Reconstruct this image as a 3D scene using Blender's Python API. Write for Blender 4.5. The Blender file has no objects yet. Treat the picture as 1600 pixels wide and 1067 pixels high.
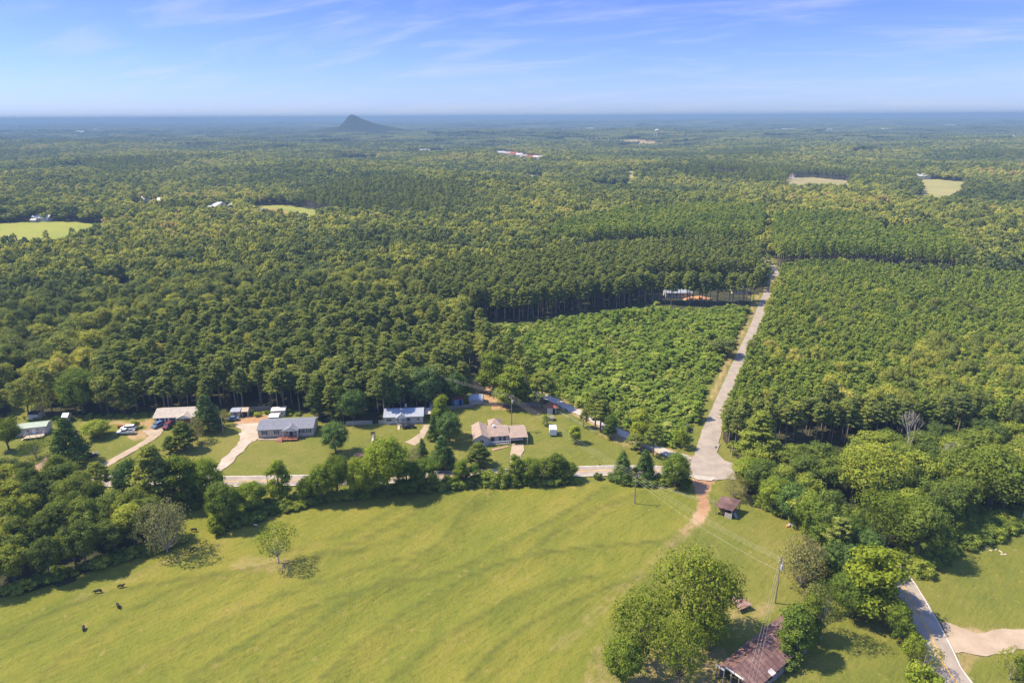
import bpy, bmesh, math, random
import numpy as np
from mathutils import Vector, Matrix, Euler

rng = np.random.default_rng(7)
random.seed(7)
R = math.radians
S = bpy.context.scene
COL = S.collection

# ------------------------------------------------------------------ camera
FPX = 1067.0                      # focal length in photograph pixels (1600 x 1067)
PITCH, ROLL = 18.22, 0.30
CAMH = 100.0
cam_data = bpy.data.cameras.new('camera')
cam_data.sensor_width = 36.0
cam_data.lens = 36.0 * FPX / 1600.0
cam_data.clip_start = 1.0
cam_data.clip_end = 120000.0
cam = bpy.data.objects.new('camera', cam_data)
cam.location = (0, 0, CAMH)
CAMROT = Euler((R(90 - PITCH), 0, 0)).to_matrix() @ Matrix.Rotation(R(-ROLL), 3, 'Z')
cam.rotation_euler = CAMROT.to_euler()
COL.objects.link(cam)
S.camera = cam

# ------------------------------------------------------------------ light
SUN_EL = 53.0
SHADOW_DIR = -9.0                # direction the shadows fall, degrees from +X
sun_az = R(SHADOW_DIR + 180.0)    # direction towards the sun
sun_vec = Vector((math.cos(sun_az) * math.cos(R(SUN_EL)), math.sin(sun_az) * math.cos(R(SUN_EL)), math.sin(R(SUN_EL))))
sd = bpy.data.lights.new('sun', 'SUN')
sd.energy = 3.3
sd.angle = R(1.0)
sd.color = (1.0, 0.86, 0.62)
sun = bpy.data.objects.new('sun', sd)
sun.rotation_euler = sun_vec.to_track_quat('Z', 'Y').to_euler()
COL.objects.link(sun)

world = bpy.data.worlds.new('World')
S.world = world
world.use_nodes = True
wn, wl = world.node_tree.nodes, world.node_tree.links
wn.clear()
sky = wn.new('ShaderNodeTexSky')
sky.sky_type = 'NISHITA'
sky.sun_disc = False
sky.sun_elevation = R(SUN_EL)
sky.sun_rotation = math.atan2(sun_vec.x, sun_vec.y)
sky.altitude = 300
sky.air_density = 1.0
sky.dust_density = 0.3
sky.ozone_density = 2.0
geo = wn.new('ShaderNodeNewGeometry')
sepw = wn.new('ShaderNodeSeparateXYZ')
tc = wn.new('ShaderNodeTexCoord')
wl.new(tc.outputs['Generated'], sepw.inputs[0])
def wmath(op, a, b=None, clamp=False):
    n = wn.new('ShaderNodeMath'); n.operation = op; n.use_clamp = clamp
    for i, v in enumerate((a, b)):
        if v is None: continue
        if isinstance(v, (int, float)): n.inputs[i].default_value = v
        else: wl.new(v, n.inputs[i])
    return n.outputs[0]
# thin cirrus on a high flat layer: direction divided by its height
zc = wmath('ADD', wmath('MAXIMUM', sepw.outputs['Z'], 0.0), 0.16)
comb = wn.new('ShaderNodeCombineXYZ')
wl.new(wmath('DIVIDE', sepw.outputs['X'], zc), comb.inputs[0])
wl.new(wmath('DIVIDE', sepw.outputs['Y'], zc), comb.inputs[1])
mapn = wn.new('ShaderNodeMapping')
mapn.vector_type = 'TEXTURE'
mapn.inputs['Rotation'].default_value = (0, 0, R(-24))
mapn.inputs['Scale'].default_value = (0.95, 0.36, 1.0)
mapn.inputs['Location'].default_value = (3.1, 1.7, 0)
wl.new(comb.outputs[0], mapn.inputs[0])
nz = wn.new('ShaderNodeTexNoise')
nz.inputs['Scale'].default_value = 1.0
nz.inputs['Detail'].default_value = 9
nz.inputs['Roughness'].default_value = 0.62
nz.inputs['Distortion'].default_value = 0.5
wl.new(mapn.outputs[0], nz.inputs['Vector'])
mr = wn.new('ShaderNodeMapRange')
mr.interpolation_type = 'SMOOTHSTEP'
mr.inputs['From Min'].default_value = 0.43
mr.inputs['From Max'].default_value = 0.76
mr.inputs['To Max'].default_value = 0.42
wl.new(nz.outputs['Fac'], mr.inputs['Value'])
tint = wn.new('ShaderNodeMix'); tint.data_type = 'RGBA'; tint.blend_type = 'MULTIPLY'
tint.inputs[0].default_value = 1.0
el = wn.new('ShaderNodeValToRGB')     # paler towards the horizon, deeper blue above; zenith brightened and warmed as added fill light
for _p, _c in ((0.0, (0.205, 0.26, 0.47)), (0.15, (0.165, 0.20, 0.53)), (1.0, (0.98, 0.92, 1.02))):
    e = el.color_ramp.elements[0] if _p == 0 else (el.color_ramp.elements[-1] if _p == 1 else el.color_ramp.elements.new(_p))
    e.position = _p; e.color = (*_c, 1)
wl.new(sepw.outputs['Z'], el.inputs[0])
wl.new(el.outputs[0], tint.inputs[7])
wl.new(sky.outputs[0], tint.inputs[6])
cl = wn.new('ShaderNodeMix'); cl.data_type = 'RGBA'
cl.inputs[7].default_value = (1.75, 1.86, 2.25, 1)
wl.new(mr.outputs[0], cl.inputs[0])
wl.new(tint.outputs[2], cl.inputs[6])
bg = wn.new('ShaderNodeBackground')
bg.inputs['Strength'].default_value = 0.15
wl.new(cl.outputs[2], bg.inputs['Color'])
wo = wn.new('ShaderNodeOutputWorld')
wl.new(bg.outputs[0], wo.inputs['Surface'])

S.view_settings.view_transform = 'Standard'
S.view_settings.look = 'None'
S.view_settings.exposure = 1.52
S.view_settings.gamma = 1.0
S.view_settings.use_curve_mapping = False
S.render.engine = 'CYCLES'
cy = S.cycles
cy.max_bounces = 5
cy.diffuse_bounces = 2
cy.glossy_bounces = 2
cy.transmission_bounces = 3
cy.transparent_max_bounces = 6
cy.volume_bounces = 0
cy.use_denoising = True

# ------------------------------------------------------------------ terrain
def smooth(a, b, x):
    t = np.clip((np.asarray(x, float) - a) / (b - a), 0, 1)
    return t * t * (3 - 2 * t)

_tr = np.random.default_rng(11)
def _waves(n, lo, hi):
    w = _tr.uniform(lo, hi, n); a = _tr.uniform(0, 2 * math.pi, n); p = _tr.uniform(0, 2 * math.pi, n)
    return [(math.cos(t) * 2 * math.pi / l, math.sin(t) * 2 * math.pi / l, q) for l, t, q in zip(w, a, p)]
W1, W2, W3 = _waves(6, 420, 900), _waves(6, 1600, 3600), _waves(7, 5000, 14000)
def _sum(ws, x, y):
    s = 0
    for kx, ky, p in ws: s = s + np.sin(kx * x + ky * y + p)
    return s / math.sqrt(len(ws))
BUMPS = []        # far hills: x, y, sx, sy, height
TERR = []         # pasture terraces: polylines, height
def polydist(pts, x, y):
    d = np.full(np.shape(x), 1e9)
    side = np.zeros(np.shape(x))
    for (ax, ay), (bx, by) in zip(pts[:-1], pts[1:]):
        vx, vy = bx - ax, by - ay
        L = vx * vx + vy * vy
        t = np.clip(((x - ax) * vx + (y - ay) * vy) / L, 0, 1)
        dx, dy = x - (ax + t * vx), y - (ay + t * vy)
        dd = np.hypot(dx, dy)
        s = np.sign(vx * dy - vy * dx)
        m = dd < d
        d = np.where(m, dd, d); side = np.where(m, s, side)
    return d, side
def hgt(x, y):
    x = np.asarray(x, float); y = np.asarray(y, float)
    d = np.hypot(x, y)
    h = smooth(430, 1000, d) * (1 - smooth(7000, 12000, d)) * 5.5 * _sum(W1, x, y) + smooth(1100, 3200, d) * (1 - 0.6 * smooth(9000, 15000, d)) * 9.0 * _sum(W2, x, y) \
        + smooth(4500, 14000, d) * (8.0 * _sum(W3, x, y) + 12.0)
    for bx, by, sx, sy, bh in BUMPS:
        h = h + bh * np.exp(-(((x - bx) / sx) ** 2 + ((y - by) / sy) ** 2))
    return h
def hgt_near(x, y):
    x = np.asarray(x, float); y = np.asarray(y, float)
    h = hgt(x, y)
    for pts, hh in TERR:
        d, s = polydist(pts, x, y)
        h = h + hh * np.exp(-(d / 2.2) ** 2)
    return h

# a pixel of the photograph (1600 x 1067) -> the point of the ground it shows
def ray(px, py):
    v = CAMROT @ Vector(((px - 800.0) / FPX, (533.5 - py) / FPX, -1.0))
    return v
_T = np.geomspace(70, 60000, 6000)
def G(px, py, h=None):
    v = ray(px, py)
    if h is not None:
        t = (h - CAMH) / v.z
        return (v.x * t, v.y * t)
    if v.z < 0:
        t0 = -CAMH / v.z
        if t0 < 400: return (v.x * t0, v.y * t0)
    X, Y, Z = v.x * _T, v.y * _T, CAMH + v.z * _T
    below = Z <= hgt(X, Y)
    i = int(np.argmax(below))
    if not below[i]: i = len(_T) - 1
    return (float(X[i]), float(Y[i]))
def GP(pts): return [G(*p) for p in pts]
def depth_at(x, y):
    f = CAMROT @ Vector((0, 0, -1))
    return Vector((x, y, -CAMH)).dot(f)
def pxm(px, py):
    x, y = G(px, py)
    return depth_at(x, y) / FPX     # metres per photograph pixel there

def away(px, dist):
    """a point at a given distance in the direction of a photograph column"""
    v = ray(px, 400); l = math.hypot(v.x, v.y)
    return v.x / l * dist, v.y / l * dist
def hill(px, dist, sx, sy, top):
    x, y = away(px, dist); BUMPS.append((x, y, sx, sy, top - float(hgt(x, y))))
hill(1350, 24000, 6500, 1200, 100)
hill(780, 22000, 3200, 900, 98)
hill(960, 19000, 1700, 900, 98)
hill(420, 21000, 2600, 900, 101)
hill(60, 20000, 2600, 900, 96)
hill(305, 15500, 900, 700, 108)
hill(1250, 9500, 2600, 700, 34)
hill(1026, 2950, 260, 200, 10)
hill(572, 4560, 300, 260, 48)
hill(578, 4520, 80, 140, 78)
hill(564, 4500, 44, 90, 106)
HILLC = away(565, 4500)

def pip(poly, x, y):
    x = np.asarray(x, float); y = np.asarray(y, float)
    ins = np.zeros(x.shape, bool)
    n = len(poly)
    for i in range(n):
        x1, y1 = poly[i]; x2, y2 = poly[(i + 1) % n]
        if y1 == y2: continue
        c = ((y1 > y) != (y2 > y)) & (x < (x2 - x1) * (y - y1) / (y2 - y1) + x1)
        ins ^= c
    return ins

# ------------------------------------------------------------------ materials
MATS = {}
class NT:
    def __init__(s, name):
        s.m = bpy.data.materials.new(name); s.m.use_nodes = True
        s.n, s.l = s.m.node_tree.nodes, s.m.node_tree.links
        s.n.clear(); s.out = s.n.new('ShaderNodeOutputMaterial'); MATS[name] = s.m
    def node(s, t, **k):
        n = s.n.new(t)
        for a, b in k.items(): setattr(n, a, b)
        return n
    def lk(s, a, b): s.l.new(a, b)
    def math(s, op, a, b=None, c=None, clamp=False):
        n = s.node('ShaderNodeMath', operation=op, use_clamp=clamp)
        for i, v in enumerate((a, b, c)):
            if v is None: continue
            if isinstance(v, (int, float)): n.inputs[i].default_value = v
            else: s.lk(v, n.inputs[i])
        return n.outputs[0]
    def mix(s, f, a, b, mode='MIX'):
        n = s.node('ShaderNodeMix', data_type='RGBA', blend_type=mode)
        for i, v in ((0, f), (6, a), (7, b)):
            if isinstance(v, (int, float)): n.inputs[i].default_value = v
            elif isinstance(v, tuple): n.inputs[i].default_value = (*v[:3], 1)
            else: s.lk(v, n.inputs[i])
        return n.outputs[2]
    def noise(s, scale, detail=4, rough=0.55, vec=None, dist=0.0, stretch=None):
        n = s.node('ShaderNodeTexNoise')
        n.inputs['Scale'].default_value = scale; n.inputs['Detail'].default_value = detail
        n.inputs['Roughness'].default_value = rough; n.inputs['Distortion'].default_value = dist
        v = vec if vec is not None else s.pos()
        if stretch:
            mp = s.node('ShaderNodeMapping', vector_type='TEXTURE'); mp.inputs['Rotation'].default_value = (0, 0, stretch[0]); mp.inputs['Scale'].default_value = tuple(1 / q for q in stretch[1])
            s.lk(v, mp.inputs[0]); v = mp.outputs[0]
        s.lk(v, n.inputs['Vector'])
        return n.outputs['Fac']
    def pos(s): return s.node('ShaderNodeNewGeometry').outputs['Position']
    def objc(s): return s.node('ShaderNodeTexCoord').outputs['Object']
    def rng(s, v, a, b, c=0.0, d=1.0, sm=True):
        n = s.node('ShaderNodeMapRange'); n.interpolation_type = 'SMOOTHSTEP' if sm else 'LINEAR'
        n.inputs['From Min'].default_value = a; n.inputs['From Max'].default_value = b
        n.inputs['To Min'].default_value = c; n.inputs['To Max'].default_value = d
        s.lk(v, n.inputs['Value']); return n.outputs[0]
    def ramp(s, v, stops, interp='LINEAR'):
        n = s.node('ShaderNodeValToRGB'); cr = n.color_ramp; cr.interpolation = interp
        while len(cr.elements) < len(stops): cr.elements.new(0.5)
        for e, (p, c) in zip(cr.elements, stops): e.position = p; e.color = (*c, 1)
        s.lk(v, n.inputs[0]); return n.outputs[0]
    def attr(s, name): return s.node('ShaderNodeAttribute', attribute_name=name)
    def bump(s, h, strength=0.5, dist=0.1):
        n = s.node('ShaderNodeBump'); n.inputs['Strength'].default_value = strength; n.inputs['Distance'].default_value = dist
        s.lk(h, n.inputs['Height']); return n.outputs[0]
    def principled(s, col, rough=0.8, metal=0.0, normal=None, spec=0.3):
        n = s.node('ShaderNodeBsdfPrincipled')
        if isinstance(col, tuple): n.inputs['Base Color'].default_value = (*col[:3], 1)
        else: s.lk(col, n.inputs['Base Color'])
        if isinstance(rough, (int, float)): n.inputs['Roughness'].default_value = rough
        else: s.lk(rough, n.inputs['Roughness'])
        n.inputs['Metallic'].default_value = metal
        n.inputs['Specular IOR Level'].default_value = spec
        if normal is not None: s.lk(normal, n.inputs['Normal'])
        s.lk(n.outputs[0], s.out.inputs['Surface'])
        return s.m

def simple(name, col, rough=0.7, metal=0.0, var=0.25, scale=1.2, bump=0.0, spec=0.3):
    """plain surface with broken-up colour"""
    t = NT(name)
    f = t.noise(scale, 5, 0.6, vec=t.objc())
    c = t.mix(t.rng(f, 0.3, 0.7), tuple(v * (1 - var) for v in col), tuple(min(1, v * (1 + var * 0.6)) for v in col))
    nrm = t.bump(t.noise(scale * 6, 3, vec=t.objc()), bump, 0.05) if bump else None
    return t.principled(c, rough, metal, nrm, spec)

def leaf_mat(name, stops, patch=0.35, patch_scale=0.006, trans=0.38, rnd=0.60):
    """foliage: the tone belongs to the plant (random per tree), the clump, and its patch of wood"""
    t = NT(name)
    oi = t.node('ShaderNodeObjectInfo')
    a = t.attr('tone').outputs['Fac']
    pn = t.noise(patch_scale, 3, 0.6)
    v = t.math('ADD', t.math('MULTIPLY', oi.outputs['Random'], rnd), t.math('MULTIPLY', a, 0.34))
    v = t.math('ADD', v, t.math('MULTIPLY', t.math('SUBTRACT', pn, 0.5), patch * 3.2), clamp=True)
    c = t.ramp(v, stops)
    c = t.mix(1.0, c, oi.outputs['Color'], 'MULTIPLY')
    fine = t.noise(3.0, 2, 0.5)
    hs = t.node('ShaderNodeHueSaturation')
    t.lk(t.rng(fine, 0.25, 0.75, 0.72, 1.28), hs.inputs['Value'])
    t.lk(c, hs.inputs['Color'])
    c = hs.outputs[0]
    df = t.node('ShaderNodeBsdfDiffuse'); t.lk(c, df.inputs['Color'])
    tr = t.node('ShaderNodeBsdfTranslucent')
    t.lk(t.mix(1.0, c, (1.25, 1.15, 0.55), 'MULTIPLY'), tr.inputs['Color'])
    ms = t.node('ShaderNodeMixShader'); ms.inputs[0].default_value = trans
    t.lk(df.outputs[0], ms.inputs[1]); t.lk(tr.outputs[0], ms.inputs[2])
    t.lk(ms.outputs[0], t.out.inputs['Surface'])
    return t.m

LS = 2.0
def st(*a): return [(p, (c[0] * LS * 1.13, c[1] * LS * 1.06, c[2] * LS * 0.94)) for p, c in a]
leaf_mat('hardwood_leaves', st((0.0, (0.048, 0.068, 0.030)), (0.25, (0.075, 0.100, 0.032)), (0.5, (0.115, 0.138, 0.036)), (0.72, (0.160, 0.178, 0.040)), (0.9, (0.195, 0.215, 0.046)), (1.0, (0.195, 0.17, 0.075))), 0.75, 0.0042, rnd=0.62)
leaf_mat('pine_needles', st((0.0, (0.052, 0.074, 0.028)), (0.4, (0.082, 0.108, 0.032)), (0.75, (0.120, 0.146, 0.036)), (1.0, (0.170, 0.185, 0.044))), 0.25, 0.006)
leaf_mat('young_pine_needles', st((0.0, (0.060, 0.095, 0.024)), (0.4, (0.098, 0.140, 0.030)), (0.75, (0.140, 0.178, 0.036)), (1.0, (0.215, 0.230, 0.045))), 0.25, 0.02)
leaf_mat('thicket_leaves', st((0.0, (0.062, 0.105, 0.024)), (0.4, (0.100, 0.150, 0.030)), (0.7, (0.145, 0.195, 0.038)), (0.9, (0.19, 0.21, 0.075)), (1.0, (0.19, 0.16, 0.08))), 0.25, 0.05)
leaf_mat('hedge_leaves', st((0.0, (0.048, 0.076, 0.022)), (0.35, (0.080, 0.116, 0.026)), (0.7, (0.132, 0.168, 0.032)), (1.0, (0.21, 0.235, 0.042))), 0.0, 0.02)
leaf_mat('dark_evergreen_leaves', st((0.0, (0.036, 0.062, 0.026)), (0.5, (0.056, 0.090, 0.030)), (1.0, (0.090, 0.125, 0.036))), 0.0, 0.02, 0.2)
leaf_mat('grey_leaves', st((0.0, (0.095, 0.105, 0.06)), (0.5, (0.14, 0.145, 0.078)), (1.0, (0.20, 0.195, 0.10))), 0.0, 0.02)
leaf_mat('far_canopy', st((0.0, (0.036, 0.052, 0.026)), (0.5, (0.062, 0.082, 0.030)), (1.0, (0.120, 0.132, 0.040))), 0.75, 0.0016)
simple('bark', (0.145, 0.115, 0.09), 0.9, var=0.4, scale=3)
simple('pine_bark', (0.27, 0.215, 0.175), 0.9, var=0.35, scale=3)
simple('pale_bark', (0.40, 0.36, 0.31), 0.9, var=0.3, scale=3)

# ------------------------------------------------------------------ mesh builder
def _ico(sub):
    bm = bmesh.new(); bmesh.ops.create_icosphere(bm, subdivisions=sub, radius=1)
    bm.verts.ensure_lookup_table()
    v = np.array([tuple(x.co) for x in bm.verts]); f = np.array([[x.index for x in p.verts] for p in bm.faces])
    bm.free(); return v, f
ICO1, ICO2 = _ico(1), _ico(2)

class MB:
    def __init__(s):
        s.v, s.q, s.t, s.n = [], [], [], 0
        s.qm, s.tm, s.qt, s.tt = [], [], [], []
        s.ng = []
    def _addv(s, v):
        v = np.asarray(v, float).reshape(-1, 3); o = s.n; s.v.append(v); s.n += len(v); return o
    def faces(s, v, f, mat=0, tone=0.5):
        o = s._addv(v); f = np.asarray(f) + o
        tn = np.full(len(f), tone) if np.isscalar(tone) else np.asarray(tone)
        if f.shape[1] == 4: s.q.append(f); s.qm.append(np.full(len(f), mat)); s.qt.append(tn)
        else: s.t.append(f); s.tm.append(np.full(len(f), mat)); s.tt.append(tn)
    def poly(s, pts, mat=0):
        o = s._addv(pts); s.ng.append(([o + i for i in range(len(pts))], mat))
    def box(s, a, b, mat=0):
        (x0, y0, z0), (x1, y1, z1) = a, b
        v = [(x0, y0, z0), (x1, y0, z0), (x1, y1, z0), (x0, y1, z0), (x0, y0, z1), (x1, y0, z1), (x1, y1, z1), (x0, y1, z1)]
        s.faces(v, [(0, 3, 2, 1), (4, 5, 6, 7), (0, 1, 5, 4), (1, 2, 6, 5), (2, 3, 7, 6), (3, 0, 4, 7)], mat)
    def prism(s, prof, a, b, axis='x', mat=0):
        """profile [(u, z)] extruded along the axis from a to b"""
        n = len(prof)
        P = [((w, u, z) if axis == 'x' else (u, w, z)) for w in (a, b) for u, z in prof]
        o = s._addv(P)
        flip = axis == 'y'
        s.ng.append(([o + i for i in (range(n) if flip else reversed(range(n)))], mat))
        s.ng.append(([o + n + i for i in (reversed(range(n)) if flip else range(n))], mat))
        for i in range(n):
            j = (i + 1) % n
            f = [o + i, o + j, o + n + j, o + n + i]
            s.ng.append((f[::-1] if flip else f, mat))
    def slab(s, c, th, mat=0):
        """four corners of the top face, extruded down"""
        c = [Vector(p) for p in c]
        nrm = (c[1] - c[0]).cross(c[3] - c[0]).normalized()
        if nrm.z < 0: c = c[::-1]; nrm = -nrm
        b = [p - nrm * th for p in c]
        s.faces([tuple(p) for p in c + b], [(0, 1, 2, 3), (7, 6, 5, 4), (0, 4, 5, 1), (1, 5, 6, 2), (2, 6, 7, 3), (3, 7, 4, 0)], mat)
    def tube(s, pts, rad, seg=6, mat=0, cap=True):
        pts = [Vector(p) for p in pts]; n = len(pts)
        if np.isscalar(rad): rad = [rad] * n
        V = []
        for i, p in enumerate(pts):
            d = (pts[min(i + 1, n - 1)] - pts[max(i - 1, 0)]).normalized()
            a = d.cross(Vector((0, 0, 1)) if abs(d.z) < 0.9 else Vector((1, 0, 0))).normalized(); b = d.cross(a)
            for k in range(seg):
                t = 2 * math.pi * k / seg
                V.append(tuple(p + (a * math.cos(t) + b * math.sin(t)) * rad[i]))
        F = [(i * seg + k, i * seg + (k + 1) % seg, (i + 1) * seg + (k + 1) % seg, (i + 1) * seg + k) for i in range(n - 1) for k in range(seg)]
        s.faces(V, F, mat)
        if cap:
            s.poly([V[k] for k in reversed(range(seg))], mat); s.poly([V[(n - 1) * seg + k] for k in range(seg)], mat)
    def ball(s, c, r, sub=1, mat=0, jit=0.0, tone=0.5, g=rng):
        v, f = (ICO1 if sub == 1 else ICO2)
        r = np.asarray(r, float) * np.ones(3)
        vv = v * r * (1 + (g.uniform(-jit, jit, (len(v), 1)) if jit else 0)) + np.asarray(c)
        s.faces(vv, f, mat, tone)
    def cards(s, c, n, size, mat=0, tone=0.5, g=rng, aspect=(0.6, 1.0)):
        """many small leaf sprays: a quad each, bent over its long diagonal"""
        N = len(c)
        n = n / (np.linalg.norm(n, axis=1, keepdims=True) + 1e-9)
        a = np.cross(n, g.normal(size=(N, 3))); a /= np.linalg.norm(a, axis=1, keepdims=True) + 1e-9
        b = np.cross(n, a)
        sz = np.asarray(size) * np.ones(N); asp = g.uniform(*aspect, N)
        A, B = a * (sz * 0.62)[:, None], b * (sz * 0.62 * asp)[:, None]
        bend = n * (sz * g.uniform(-0.05, 0.22, N))[:, None]
        V = np.stack([c - A - bend, c - B, c + A - bend, c + B], 1).reshape(-1, 3)
        F = np.arange(N * 4).reshape(N, 4)
        s.faces(V, F, mat, tone)
    def mesh(s, name, mats, smooth_=False):
        me = bpy.data.meshes.new(name)
        V = np.concatenate(s.v) if s.v else np.zeros((0, 3))
        loops, tot, mi, tn = [], [], [], []
        if s.q:
            q = np.concatenate(s.q); loops.append(q.ravel()); tot.append(np.full(len(q), 4)); mi.append(np.concatenate(s.qm)); tn.append(np.concatenate(s.qt))
        if s.t:
            q = np.concatenate(s.t); loops.append(q.ravel()); tot.append(np.full(len(q), 3)); mi.append(np.concatenate(s.tm)); tn.append(np.concatenate(s.tt))
        for f, m in s.ng:
            loops.append(np.array(f)); tot.append(np.array([len(f)])); mi.append(np.array([m])); tn.append(np.array([0.5]))
        L = np.concatenate(loops).astype(np.int32); T = np.concatenate(tot).astype(np.int32)
        me.vertices.add(len(V)); me.vertices.foreach_set('co', V.astype(np.float32).ravel())
        me.loops.add(len(L)); me.loops.foreach_set('vertex_index', L)
        me.polygons.add(len(T))
        st_ = np.concatenate([[0], np.cumsum(T)[:-1]]).astype(np.int32)
        me.polygons.foreach_set('loop_start', st_); me.polygons.foreach_set('loop_total', T)
        me.polygons.foreach_set('material_index', np.concatenate(mi).astype(np.int32))
        me.update(calc_edges=True)
        at = me.attributes.new('tone', 'FLOAT', 'FACE'); at.data.foreach_set('value', np.concatenate(tn).astype(np.float32))
        for m in mats: me.materials.append(MATS[m] if isinstance(m, str) else m)
        me.polygons.foreach_set('use_smooth', np.full(len(T), smooth_))
        me.validate()
        return me

# ------------------------------------------------------------------ objects
def obj(name, mb, mats, parent=None, loc=None, rotz=None, smooth_=False):
    me = mb if isinstance(mb, bpy.types.Mesh) else mb.mesh(name, [mats] if isinstance(mats, str) else mats, smooth_)
    o = bpy.data.objects.new(name, me); COL.objects.link(o)
    if parent is not None: o.parent = parent
    if loc is not None: o.location = loc
    if rotz is not None: o.rotation_euler[2] = rotz
    return o
def tag(o, label=None, cat=None, group=None, kind=None):
    if label: o['label'] = label
    if cat: o['category'] = cat
    if group: o['group'] = group
    if kind: o['kind'] = kind
    return o
def thing(name, label, cat, loc=(0, 0, 0), rotz=0, group=None, scale=None):
    o = bpy.data.objects.new(name, None); COL.objects.link(o); o.empty_display_size = 0.5
    o.location = loc; o.rotation_euler = (0, 0, rotz)
    if scale is not None: o.scale = scale
    return tag(o, label, cat, group)
def struct(name, mb, mats, **k): return tag(obj(name, mb, mats, **k), kind='structure')
# ------------------------------------------------------------------ layout (photograph pixels -> ground)
NEAR_OPEN = GP([(-700, 668), (0, 652), (120, 650), (245, 644), (330, 641), (420, 640), (480, 644), (505, 660), (590, 662), (612, 648), (700, 634), (722, 622),
    (740, 600), (772, 606), (800, 626), (862, 630), (905, 648), (945, 664), (1000, 692), (1056, 704), (1072, 697), (1092, 650), (1108, 600), (1138, 550), (1155, 520), (1174, 478), (1170, 462),
    (1192, 458), (1198, 432), (1186, 418), (1186, 404), (1212, 404), (1222, 432), (1216, 460), (1206, 480), (1191, 520), (1176, 550), (1155, 600), (1129, 660), (1130, 690),
    (1150, 715), (1160, 765), (1172, 792), (1232, 806), (1262, 840), (1240, 872), (1262, 905), (1390, 893), (1440, 897), (1498, 850), (1600, 822), (2100, 800), (2600, 1500), (-1500, 1500)])
CLEAR_LEFT = GP([(28, 580), (54, 566), (62, 600), (50, 640), (40, 660), (10, 660), (20, 620)])
DIRT_CLEAR = GP([(730, 585), (762, 590), (800, 630), (740, 640)])
WOOD_R = GP([(1132, 702), (1150, 716), (1160, 765), (1172, 795), (1232, 808), (1258, 840), (1262, 870), (1300, 884), (1392, 890), (1440, 894), (1500, 846), (1600, 820), (1900, 800), (1900, 700), (1600, 692), (1450, 696), (1400, 712), (1330, 724), (1200, 728), (1160, 722)])
WOOD_L = GP([(-260, 990), (0, 932), (100, 912), (185, 876), (255, 856), (258, 835), (215, 800), (150, 774), (60, 762), (-260, 772)])
PINE_LEFT = GP([(150, 646), (168, 575), (270, 520), (420, 496), (640, 503), (690, 522), (716, 560), (735, 600), (722, 620), (700, 632), (612, 646), (560, 650), (480, 642), (330, 640), (240, 645)])
PINE_GAP = GP([(516, 538), (600, 533), (705, 531), (708, 548), (600, 552), (516, 556)])
THICKET = GP([(745, 520), (800, 512), (900, 496), (1000, 487), (1120, 484), (1171, 484), (1154, 520), (1136, 550), (1106, 600), (1090, 650), (1070, 692), (1056, 702), (1000, 690), (945, 660), (905, 644), (862, 626), (828, 610), (790, 575)])
PINE_MID = GP([(728, 505), (800, 504), (900, 488), (1000, 478), (1175, 476), (1184, 462), (1186, 410), (1100, 400), (950, 412), (850, 425), (700, 440), (650, 462), (668, 490)])
MID_CLEAR = GP([(1012, 470), (1178, 470), (1178, 448), (1016, 450)])
PINE_BACK = GP([(860, 396), (1000, 386), (1186, 392), (1192, 372), (1192, 346), (1120, 340), (960, 350), (870, 372)])
YOUNG_R = GP([(1130, 690), (1126, 660), (1148, 600), (1170, 550), (1186, 520), (1202, 480), (1213, 460), (1223, 431), (1300, 426), (1470, 438), (1620, 450), (2100, 470), (2300, 640), (1900, 690), (1600, 680), (1400, 672), (1370, 664), (1250, 668), (1180, 672)])
PINE_CORNER = GP([(1134, 704), (1200, 700), (1290, 698), (1385, 700), (1400, 676), (1370, 668), (1250, 672), (1130, 676)])
TALL_BACK_R = GP([(1208, 420), (1330, 418), (1480, 428), (1510, 418), (1500, 392), (1440, 383), (1380, 383), (1350, 366), (1290, 352), (1206, 358)])
TALL_BACK_R2 = GP([(1355, 360), (1440, 366), (1440, 345), (1350, 345)])
YG_R = GP([(1440, 380), (1600, 400), (1800, 400), (1800, 350), (1600, 330), (1420, 338), (1445, 365)])
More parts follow.
